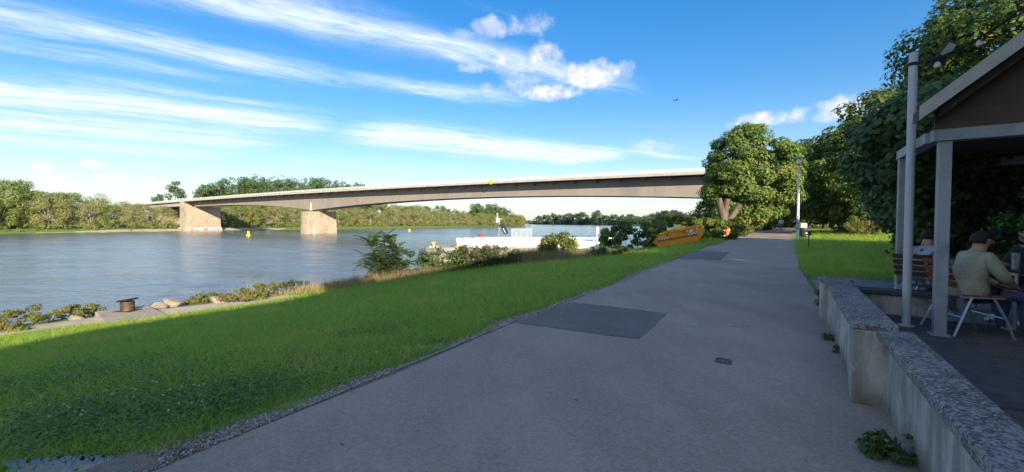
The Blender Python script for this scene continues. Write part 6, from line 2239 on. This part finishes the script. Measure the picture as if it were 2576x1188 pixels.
# climber over the canopy end
def climber():
    rng = np.random.default_rng(91)
    c = Vector((9.0, 9.0, 0))
    o = empty('climber', (c.x, c.y, Hf(c.x, c.y)), 0, 'dark hanging climber overgrowing the far end of the canopy', 'climber')
    P, Nn = [], []
    for (n, cc, r, nc, cr) in ((9000, (0, 0, 2.6), (1.15, 1.3, 1.05), 70, .36), (5000, (.9, .6, 3.3), (1.5, 1.2, 1.1), 40, .35), (3500, (-.35, -.1, 1.8), (.65, .9, 1.0), 30, .30), (6000, (1.5, .5, 1.6), (1.4, 1.0, 1.6), 40, .34), (5000, (-2.1, -1.5, 2.75), (.75, 1.0, .55), 34, .28), (4000, (-2.35, -2.3, 2.95), (.7, 1.1, .5), 30, .26), (3500, (-1.2, -.9, 2.1), (.5, .6, .8), 26, .26), (5000, (.2, -2.4, 3.1), (1.6, 1.4, .5), 34, .3)):
        p, q = clump_cloud(rng, n, cc, r, nc, cr, .55, .8)
        P.append(p); Nn.append(q)
    P, Nn = np.vstack(P), np.vstack(Nn)
    Nn[:, 1] -= .5; Nn[:, 0] -= .2
    P = np.vstack([P, P + rng.normal(0, .08, P.shape)]); Nn = np.vstack([Nn, Nn + rng.normal(0, .3, Nn.shape)])
    V, F = leaves(rng, P, Nn, .115, .72, fold=.12)
    np_obj('foliage', V, F, M['ivy'], o)
    # hanging tendrils with bigger leaves
    p, q = clump_cloud(rng, 260, (-.62, -.5, 1.15), (.22, .3, .28), 8, .14, .3)
    V, F = leaves(rng, p, q + np.array([0, -.6, 0]), .14, .7, fold=.1)
    np_obj('tendril', V, F, M['shrub'], o)
    mb = MB()
    for i in range(9):
        x, y = rng.uniform(-.5, 1.8), rng.uniform(-.4, .8)
        mb.tube([(x, y, -.2), (x + rng.normal() * .15, y, 1.5), (x + rng.normal() * .3, y + rng.normal() * .2, 3.3)], [.03, .022, .01], 6)
    mb.build('stem', M['bark'], o, True)
    # weeds at the wall foot
    for (px, py, lab, sd) in ((2250, 1150, 'leafy weed at the foot of the garden wall in the bottom right', 71), (2210, 1145, 'small weed on the asphalt beside the garden wall', 72), (2092, 858, 'tuft of weeds at the foot of the far garden wall', 73), (2118, 890, 'dry little weed at the wall foot before the pilaster', 74), (2068, 770, 'grass tuft beside the end of the garden wall', 75), (2062, 742, 'second grass tuft on the gravel beside the wall end', 76)):
        d = ray(px, py); k = -CAM_H / (d[2] - .007 * d[1])
        big = sd == 71
        shrub('wall_weed', (d[0] * k, d[1] * k, .007 * d[1] * k), (.16, .12, .07) if big else (.10, .08, .045), 260 if big else 130, .045, M['shrub'], lab, sd, 'weed', nclump=10, crad=.05, stems=3)


climber()

# ------------------------------------------------------------------ people, chairs, table
def skinned(name, joints, bones, mats, bmat, parent, levels=2):
    """one continuous body grown round a skeleton; joints: name -> (x, y, z, r)"""
    names = list(joints)
    me = bpy.data.meshes.new(name)
    me.from_pydata([joints[n][:3] for n in names], [(names.index(a), names.index(b)) for a, b in bones], [])
    ob = bpy.data.objects.new(name, me)
    link(ob)
    sk = ob.modifiers.new('skin', 'SKIN')
    sk.use_smooth_shade = True
    lay = me.skin_vertices[0].data
    for i, n in enumerate(names):
        r = joints[n][3]
        lay[i].radius = r if isinstance(r, tuple) else (r, r)
        lay[i].use_root = (i == 0)
    sb = ob.modifiers.new('sub', 'SUBSURF')
    sb.levels = sb.render_levels = levels
    m2 = bpy.data.meshes.new_from_object(ob.evaluated_get(bpy.context.evaluated_depsgraph_get()))
    bpy.data.objects.remove(ob)
    m2.materials.clear()
    for m in mats: m2.materials.append(m)
    J = {n: np.array(joints[n][:3]) for n in names}
    seg = [(J[a], J[b], bmat.get((a, b), 0)) for a, b in bones]
    for p in m2.polygons:
        c = np.array(p.center)
        best, bi = 1e9, 0
        for a, b, mi in seg:
            ab = b - a
            f = np.clip((c - a).dot(ab) / max(ab.dot(ab), 1e-9), 0, 1)
            d = np.linalg.norm(c - a - ab * f)
            if d < best: best, bi = d, mi
        p.material_index = bi
        p.use_smooth = True
    o = bpy.data.objects.new(name, m2)
    link(o, parent)
    return o


M['skin'] = surf('skin', (0.42, 0.26, 0.19), (0.38, 0.23, 0.165), 6, .55, kind='Object')
M['hair_dark'] = surf('hair_dark', (0.035, 0.024, 0.017), (0.012, 0.008, 0.006), 60, .6, bump=1.0, bscale=90, stretch=(1, 1, .25), kind='Object')
M['hair_grey'] = surf('hair_grey', (0.42, 0.40, 0.38), (0.34, 0.32, 0.30), 30, .6, kind='Object')
M['shirt_blue'] = surf('shirt_pale', (0.78, 0.80, 0.82), (0.70, 0.72, 0.75), 6, .8, kind='Object')
M['trouser_grey'] = surf('trousers_grey', (0.24, 0.25, 0.28), (0.19, 0.20, 0.225), 6, .85, kind='Object')
M['sweater'] = surf('sweater_lime', (0.36, 0.345, 0.235), (0.28, 0.272, 0.18), 5, .9, bump=.6, bscale=14, kind='Object', bdist=.02)
M['jeans'] = surf('jeans', (0.055, 0.075, 0.15), (0.04, 0.055, 0.11), 8, .85, kind='Object')
M['shirt_print'] = surf('shirt_print', (0.33, 0.36, 0.45), (0.055, 0.065, 0.10), 7, .8, contrast=(.52, .58), kind='Object')
M['shirt_dark'] = surf('shirt_dark', (0.025, 0.024, 0.026), (0.035, 0.033, 0.035), 6, .85, kind='Object')
M['sneaker'] = surf('sneaker', (0.55, 0.60, 0.66), (0.06, 0.07, 0.09), 16, .6, contrast=(.54, .58), kind='Object')
M['beard'] = surf('beard', (0.12, 0.10, 0.085), (0.2, 0.18, 0.16), 40, .8, kind='Object')
M['slat'] = surf('chair_slat', (0.20, 0.065, 0.022), (0.15, 0.048, 0.018), 8, .55, stretch=(1, 1, 1), kind='Object')
M['alu'] = surf('chair_tube', (0.50, 0.51, 0.53), (0.44, 0.45, 0.47), 5, .35, .7)
M['table_wood'] = surf('table_wood', (0.07, 0.035, 0.02), (0.05, 0.025, 0.015), 6, .5)


def hand(mb, wrist, fwd, up, side, s=1.0):
    """palm with four fingers and a thumb"""
    w, f, u, sd = Vector(wrist), Vector(fwd).normalized(), Vector(up).normalized(), Vector(side).normalized()
    mb.hexa([w - sd * .035 * s - u * .012 * s, w + sd * .035 * s - u * .012 * s, w + sd * .035 * s + u * .012 * s, w - sd * .035 * s + u * .012 * s],
            [w + f * .09 * s - sd * .042 * s - u * .012 * s, w + f * .09 * s + sd * .042 * s - u * .012 * s, w + f * .09 * s + sd * .042 * s + u * .010 * s, w + f * .09 * s - sd * .042 * s + u * .010 * s])
    for i, L in enumerate((.070, .080, .075, .058)):
        b = w + f * .088 * s + sd * (-.031 + .0205 * i) * s
        mb.tube([b, b + f * L * .55 * s - u * .008 * s, b + f * L * .95 * s - u * .035 * s], [.0095 * s, .0085 * s, .007 * s], 6)
    b = w + f * .03 * s - sd * .035 * s
    mb.tube([b, b - sd * .022 * s + f * .03 * s, b - sd * .024 * s + f * .062 * s - u * .012 * s], [.012 * s, .010 * s, .008 * s], 6)


def head_parts(o, c, face, hairm, k=1.0, hair=True, beard=False, bald=False):
    """nose, ears, eyes, mouth, hair for a head centred at c looking along face"""
    c, f = Vector(c), Vector(face).normalized()
    s = f.cross(Vector((0, 0, 1))).normalized()
    u = s.cross(f).normalized()
    W_ = lambda a, b, d: c + f * a * k + s * b * k + u * d * k
    mb = MB()
    mb.tube([W_(.085, 0, .015), W_(.112, 0, -.025), W_(.088, 0, -.032)], [.010 * k, .017 * k, .010 * k], 6)
    for sg_ in (-1, 1):
        mb.tube([W_(-.005, sg_ * .076, .022), W_(-.012, sg_ * .092, .002), W_(0, sg_ * .076, -.03)], [.010 * k, .013 * k, .009 * k], 6)
    mb.build('face_features', M['skin'], o, True)
    mb = MB()
    for sg_ in (-1, 1):
        mb.tube([W_(.085, sg_ * .022, .018), W_(.083, sg_ * .042, .018)], .007 * k, 5)
        mb.tube([W_(.09, sg_ * .018, .038), W_(.084, sg_ * .048, .036)], .006 * k, 5)
    mb.tube([W_(.090, -.022, -.062), W_(.095, 0, -.060), W_(.090, .022, -.062)], .006 * k, 5)
    mb.build('eyes_and_mouth', M['hair_dark'], o, True)
    bm = bmesh.new()
    bmesh.ops.create_icosphere(bm, subdivisions=3, radius=1.0)
    dele = []
    for v in bm.verts:
        p = v.co.copy()
        w = W_(p.y * .106 - .010, p.x * .089, p.z * .114 + .010)
        front = p.y; up_ = p.z
        if (front > .25 and up_ < .42 - (.15 if not bald else -.2)) or (up_ < -.55) or (front > .0 and up_ < -.1) or (bald and up_ > .35):
            dele.append(v)
        v.co = w
    bmesh.ops.delete(bm, geom=dele, context='VERTS')
    me = bpy.data.meshes.new('hair'); bm.to_mesh(me); bm.free()
    me.materials.append(hairm)
    for p in me.polygons: p.use_smooth = True
    h = bpy.data.objects.new('hair', me); link(h, o)
    sd = h.modifiers.new('thick', 'SOLIDIFY'); sd.thickness = .007; sd.offset = 1
    if beard:
        mb = MB()
        mb.tube([W_(.02, -.072, -.04), W_(.065, -.045, -.085), W_(.08, 0, -.105), W_(.065, .045, -.085), W_(.02, .072, -.04)], [.014 * k, .026 * k, .034 * k, .026 * k, .014 * k], 7)
        mb.build('beard', M['beard'], o, True)


def walker():
    g = G(1965, 583.5)
    o = empty('person', g, math.atan2(S2[1], S2[0]), 'man in a pale shirt and grey trousers walking away along the path', 'person')
    # local x is the walking direction
    J = {'pelvis': (0, 0, .95, (.145, .105)), 'waist': (.01, 0, 1.08, (.15, .105)), 'chest': (.02, 0, 1.30, (.175, .115)), 'neckbase': (.03, 0, 1.47, (.09, .075)), 'neck': (.045, 0, 1.53, .055), 'head': (.06, 0, 1.63, (.08, .092)), 'crown': (.055, 0, 1.71, (.062, .075)),
         'shL': (.02, .17, 1.42, .07), 'elL': (-.06, .235, 1.15, .05), 'wrL': (.0, .25, .92, .034), 'shR': (.02, -.17, 1.42, .07), 'elR': (-.02, -.235, 1.15, .05), 'wrR': (.08, -.25, .93, .034),
         'hipL': (0, .09, .90, .10), 'knL': (.10, .095, .50, .068), 'anL': (.02, .10, .10, .045), 'toL': (.15, .105, .04, .036), 'hipR': (0, -.09, .90, .10), 'knR': (.02, -.095, .50, .068), 'anR': (-.20, -.10, .14, .045), 'toR': (-.08, -.105, .05, .036)}
    B = [('pelvis', 'waist'), ('waist', 'chest'), ('chest', 'neckbase'), ('neckbase', 'neck'), ('neck', 'head'), ('head', 'crown'), ('chest', 'shL'), ('shL', 'elL'), ('elL', 'wrL'), ('chest', 'shR'), ('shR', 'elR'), ('elR', 'wrR'),
         ('pelvis', 'hipL'), ('hipL', 'knL'), ('knL', 'anL'), ('anL', 'toL'), ('pelvis', 'hipR'), ('hipR', 'knR'), ('knR', 'anR'), ('anR', 'toR')]
    bm_ = {b: 1 for b in B}
    for b in (('pelvis', 'hipL'), ('hipL', 'knL'), ('knL', 'anL'), ('pelvis', 'hipR'), ('hipR', 'knR'), ('knR', 'anR')): bm_[b] = 2
    for b in (('neckbase', 'neck'), ('neck', 'head'), ('head', 'crown')): bm_[b] = 0
    for b in (('anL', 'toL'), ('anR', 'toR')): bm_[b] = 3
    skinned('body', J, B, [M['skin'], M['shirt_blue'], M['trouser_grey'], M['sneaker']], bm_, o)
    head_parts(o, (.06, 0, 1.65), (1, 0, -.05), M['hair_grey'], .95)
    mb = MB(); hand(mb, (.0, .25, .92), (.15, 0, -1), (0, 1, 0), (1, 0, 0)); hand(mb, (.08, -.25, .93), (.25, 0, -1), (0, -1, 0), (1, 0, 0)); mb.build('hands', M['skin'], o)
    MB().lathe([(.158, .985), (.16, 1.0), (.158, 1.02)], 16).build('belt', M['black'], o, True).scale = (.80, 1.08, 1)


walker()


def chair_proto(name, loc, rz, label, slat=None):
    slat = slat or M['slat']
    """tube chair, local +x is where the sitter faces"""
    o = empty(name, loc, rz, label, 'chair', 'terrace chairs')
    def tube(nm, pts, r=.0125): MB().tube(pts, r, 8).build(nm, M['alu'], o, True)
    for y in (-.23, .23):
        tube('leg', [(-.10, y, .45), (-.20, y * 1.12, .22), (-.29, y * 1.2, 0)], .014)
        tube('leg', [(.10, y, .45), (.20, y * 1.10, .22), (.27, y * 1.16, 0)], .014)
        tube('back_upright', [(-.16, y * .86, .43), (-.22, y * .86, .55), (-.31, y * .86, .86)], .013)
    tube('seat_frame', [(-.2, -.22, .45), (.20, -.22, .45), (.24, -.18, .45), (.24, .18, .45), (.20, .22, .45), (-.2, .22, .45)])
    tube('stretcher', [(.20, -.25, .23), (.20, .25, .23)], .009)
    tube('stretcher', [(-.2, -.25, .23), (-.2, .25, .23)], .009)
    for i in range(5):
        x = -.17 + i * .088
        MB().box(x, x + .07, -.21, .21, .462, .478).build('seat_slat', slat, o, bevel=.004)
    for i in range(4):
        z = .56 + i * .08
        xm = -.225 - (z - .55) * .29
        mb = MB(); mb.hexa([(xm - .012, -.215, z), (xm + .006, -.215, z), (xm + .006, .215, z), (xm - .012, .215, z)], [(xm - .030, -.215, z + .062), (xm - .012, -.215, z + .062), (xm - .012, .215, z + .062), (xm - .030, .215, z + .062)])
        mb.build('back_slat', slat, o, bevel=.004)
    return o


def sitter(loc, rz, label, top, bottom, hairm, lean=.12, arms='table', shoe=None, beard=False, face=(1, 0, -.12), k=1.0, headfwd=0.0, bulk=1.0):
    o = empty('person', loc, rz, label, 'person')
    L = lean
    J = {'pelvis': (-.06, 0, .58, (.16, .13)), 'waist': (-.05 + L * .3, 0, .72, (.15 * bulk, .125 * bulk)), 'chest': (-.04 + L, 0, .93, (.175 * bulk, .13 * bulk)), 'neckbase': (-.02 + L * 1.5, 0, 1.08, (.09, .08)),
         'neck': (.015 + L * 1.7 + headfwd * .5, 0, 1.14, .058), 'head': (.05 + L * 1.9 + headfwd, 0, 1.23, (.082, .095)), 'crown': (.045 + L * 1.9 + headfwd, 0, 1.31, (.064, .078)),
         'shL': (-.02 + L * 1.2, .185, 1.02, .078 * bulk), 'elL': (.10 + L, .25, .78, .062), 'wrL': (.36 + L, .15, .76, .036), 'shR': (-.02 + L * 1.2, -.185, 1.02, .078 * bulk), 'elR': (.10 + L, -.25, .78, .062), 'wrR': (.36 + L, -.15, .76, .036),
         'hipL': (-.02, .10, .56, .115), 'knL': (.44, .13, .54, .078), 'anL': (.40, .13, .11, .048), 'toL': (.55, .14, .045, .040), 'hipR': (-.02, -.10, .56, .115), 'knR': (.44, -.13, .54, .078), 'anR': (.46, -.13, .11, .048), 'toR': (.61, -.14, .045, .040)}
    if arms == 'lap':
        J['wrL'] = (.30 + L, .10, .66, .036); J['wrR'] = (.30 + L, -.10, .66, .036)
    B = [('pelvis', 'waist'), ('waist', 'chest'), ('chest', 'neckbase'), ('neckbase', 'neck'), ('neck', 'head'), ('head', 'crown'), ('chest', 'shL'), ('shL', 'elL'), ('elL', 'wrL'), ('chest', 'shR'), ('shR', 'elR'), ('elR', 'wrR'),
         ('pelvis', 'hipL'), ('hipL', 'knL'), ('knL', 'anL'), ('anL', 'toL'), ('pelvis', 'hipR'), ('hipR', 'knR'), ('knR', 'anR'), ('anR', 'toR')]
    bm_ = {b: 1 for b in B}
    for b in (('pelvis', 'hipL'), ('hipL', 'knL'), ('knL', 'anL'), ('pelvis', 'hipR'), ('hipR', 'knR'), ('knR', 'anR')): bm_[b] = 2
    for b in (('neckbase', 'neck'), ('neck', 'head'), ('head', 'crown')): bm_[b] = 0
    for b in (('anL', 'toL'), ('anR', 'toR')): bm_[b] = 3
    if arms == 'bare':
        bm_[('elL', 'wrL')] = 0; bm_[('elR', 'wrR')] = 0
    skinned('body', J, B, [M['skin'], top, bottom, shoe or M['sneaker']], bm_, o)
    hc = J['head']
    head_parts(o, (hc[0] + .005, 0, hc[2] + .015), face, hairm, .95, beard=beard)
    mb = MB()
    for w in ('wrL', 'wrR'):
        e = Vector(J['el' + w[2]][:3]); q = Vector(J[w][:3])
        f = (q - e).normalized()
        hand(mb, tuple(q), tuple(f), (0, 0, 1), (0, 1 if w == 'wrL' else -1, 0))
    mb.build('hands', M['skin'], o)
    # hem of the top lying over the hips
    hem = MB().lathe([(.165 * bulk, .52), (.185 * bulk, .57), (.178 * bulk, .66), (.16 * bulk, .74)], 18).build('hem', top, o, True)
    hem.location = (-.05, 0, 0)
    return o


def terrace_group():
    rz = R(-14)
    pa = Vector((5.30, 4.98, TZ))
    chair_proto('terrace_chair', pa, rz, 'slatted tube chair with the person in the lime sweater on it')
    sitter(pa + Vector((.02, 0, -.01)), rz, 'seated person in a loose lime sweater and jeans seen from behind, leaning to the table', M['sweater'], M['jeans'], M['hair_dark'], .06, 'lap', headfwd=-.05, bulk=1.2).scale = (.98, 1, .885)
    pb = Vector((5.74, 5.98, TZ))
    chair_proto('terrace_chair', pb, R(25), 'dark-slatted tube chair under the person in the patterned shirt', M['table_wood'])
    sitter(pb + Vector((.02, 0, -.01)), R(25), 'seated person in a blue-grey patterned shirt half hidden by the round pole', M['shirt_print'], M['trouser_grey'], M['hair_dark'], .04, 'lap', bulk=1.12).scale = (1, 1, .89)
    pc = Vector((6.72, 5.42, TZ))
    chair_proto('terrace_chair', pc, R(188), 'slatted tube chair of the bearded man at the right edge')
    sitter(pc + Vector((-.02, 0, -.01)), R(188), 'bearded man in a dark shirt at the right edge, forearms on the table', M['shirt_dark'], M['jeans'], M['hair_dark'], .08, 'bare', beard=True, face=(1, .25, -.08)).scale = (1, 1, .94)
    t = empty('terrace_table', (6.15, 5.45, TZ), R(12), 'dark wooden terrace table between the seated people', 'table')
    for i in range(5):
        MB().box(-.30, .30, -.40 + i * .161, -.40 + i * .161 + .155, .70, .73).build('plank', M['table_wood'], t, bevel=.004)
    for x in (-.25, .25):
        for y in (-.34, .34):
            MB().tube([(x, y, 0), (x, y, .699)], .018, 8).build('leg', M['alu'], t, True)
    MB().box(-.26, .26, -.36, .36, .665, .699).build('frame', M['alu'], t)
    gm, gt, gout = nodes_of('drinking_glass')
    gb = gt.nodes.new('ShaderNodeBsdfPrincipled'); gb.inputs['Base Color'].default_value = (.8, .85, .88, 1); gb.inputs['Roughness'].default_value = .05; gb.inputs['Transmission Weight'].default_value = .85
    gt.links.new(gb.outputs[0], gout.inputs['Surface'])
    g = empty('drinking_glass', (6.02, 5.12, TZ + .731), 0, 'tall clear drinking glass on the terrace table', 'glass')
    MB().lathe([(.030, 0), (.034, .004), (.038, .20), (.0355, .20), (.031, .012), (.005, .011)], 16).build('tumbler', gm, g, True)
    MB().lathe([(.029, .014), (.034, .13), (.003, .131)], 14).build('drink', surf('water_drink', (.45, .5, .5), (.4, .45, .46), 3, .1), g, True)
    # neighbour chair and table behind, in the dark
    chair_proto('terrace_chair', Vector((6.9, 6.9, TZ)), R(-60), 'empty slatted tube chair in the dark back of the terrace')


terrace_group()


# parked car behind the lawn
def car():
    M['car_paint'] = surf('car_paint', (0.02, 0.025, 0.04), (0.025, 0.03, 0.045), 2, .2, .2)
    yv = 43.0
    x = (2210 - 1288) / 1080 * yv
    o = empty('parked_car', (x, yv, Hf(x, yv)), R(70), 'dark car parked behind the bushes at the back of the lawn', 'car')
    prof = [(-2.1, .35), (-2.15, .75), (-1.9, .95), (-1.2, 1.0), (-.7, 1.42), (.7, 1.45), (1.3, 1.02), (2.0, .92), (2.15, .6), (2.1, .32)]
    MB().hexa([(a, -.85, z) for a, z in prof], [(a, .85, z) for a, z in prof]).build('body', M['car_paint'], o, bevel=.06)
    for y in (-.865, .851):
        MB().hexa([(-1.05, y, 1.03), (1.1, y, 1.03), (.62, y, 1.36), (-.68, y, 1.36)], [(-1.05, y + .014, 1.03), (1.1, y + .014, 1.03), (.62, y + .014, 1.36), (-.68, y + .014, 1.36)]).build('window', M['black'], o)
    for a in (-1.3, 1.3):
        for y in (-.78, .78):
            mb = MB(); mb.M = Matrix.Translation((a, y, .32)) @ Matrix.Rotation(math.pi / 2, 4, 'X'); mb.lathe([(.2, -.1), (.32, -.09), (.32, .09), (.2, .1)], 16); w = mb.build('wheel', M['black'], o, True)
            mb = MB(); mb.M = Matrix.Translation((a, y, .32)) @ Matrix.Rotation(math.pi / 2, 4, 'X'); mb.lathe([(.18, -.102), (.19, .102)], 12); mb.build('rim', M['galv'], w, True)
    for y in (-.6, .6):
        MB().box(-2.19, -2.1, y - .15, y + .15, .68, .80).build('tail_light', M['buoy_red'], o)
        MB().box(2.08, 2.17, y - .15, y + .15, .62, .74).build('headlight', M['lamp_glass'], o)


car()


def bird():
    p = at_y(1700, 253, 55)
    o = empty('bird', p, R(20), 'small dark bird gliding in the sky right of centre', 'bird')
    bm = MB(); bm.tube([(-.20, 0, 0), (-.1, 0, .01), (.06, 0, .02), (.16, 0, .03), (.22, 0, .03)], [.012, .05, .06, .035, .01], 8); bm.build('body', M['shirt_dark'], o, True)
    for sg_ in (-1, 1):
        MB().hexa([(-.08, sg_ * .03, .02), (.10, sg_ * .03, .02), (.12, sg_ * .28, .14), (-.02, sg_ * .30, .14)], [(-.08, sg_ * .03, .03), (.10, sg_ * .03, .03), (.12, sg_ * .28, .15), (-.02, sg_ * .30, .15)]).hexa([(-.02, sg_ * .301, .14), (.12, sg_ * .281, .14), (-.06, sg_ * .55, .08), (-.09, sg_ * .54, .08)], [(-.02, sg_ * .301, .15), (.12, sg_ * .281, .15), (-.06, sg_ * .55, .085), (-.09, sg_ * .54, .085)]).build('wing', M['shirt_dark'], o)
    MB().hexa([(-.18, -.02, 0), (-.18, .02, 0), (-.34, .06, 0), (-.34, -.06, 0)], [(-.18, -.02, .01), (-.18, .02, .01), (-.34, .06, .01), (-.34, -.06, .01)]).build('tail', M['shirt_dark'], o)


bird()


# fallen leaves scattered on the asphalt
def litter():
    rng = np.random.default_rng(55)
    y = rng.uniform(2.6, 22, 420)
    xl, xr = np.interp(y, PL[:, 1], PL[:, 0]), np.interp(y, PR[:, 1], PR[:, 0])
    f = np.where(rng.uniform(0, 1, 420) < .6, rng.beta(.6, 3, 420), rng.uniform(0, 1, 420))
    x = xl + (xr - xl) * np.where(rng.uniform(0, 1, 420) < .5, f, 1 - f)
    P = np.stack([x, y, base_z(y) + .009], -1)
    V, F = leaves(rng, P, np.array([0, 0, 1.0]) + rng.normal(size=(420, 3)) * .2, .028, .6)
    tag(np_obj('fallen_leaves', V, F, M['dry']), 'small dry leaves scattered over the asphalt path', kind='stuff')


litter()
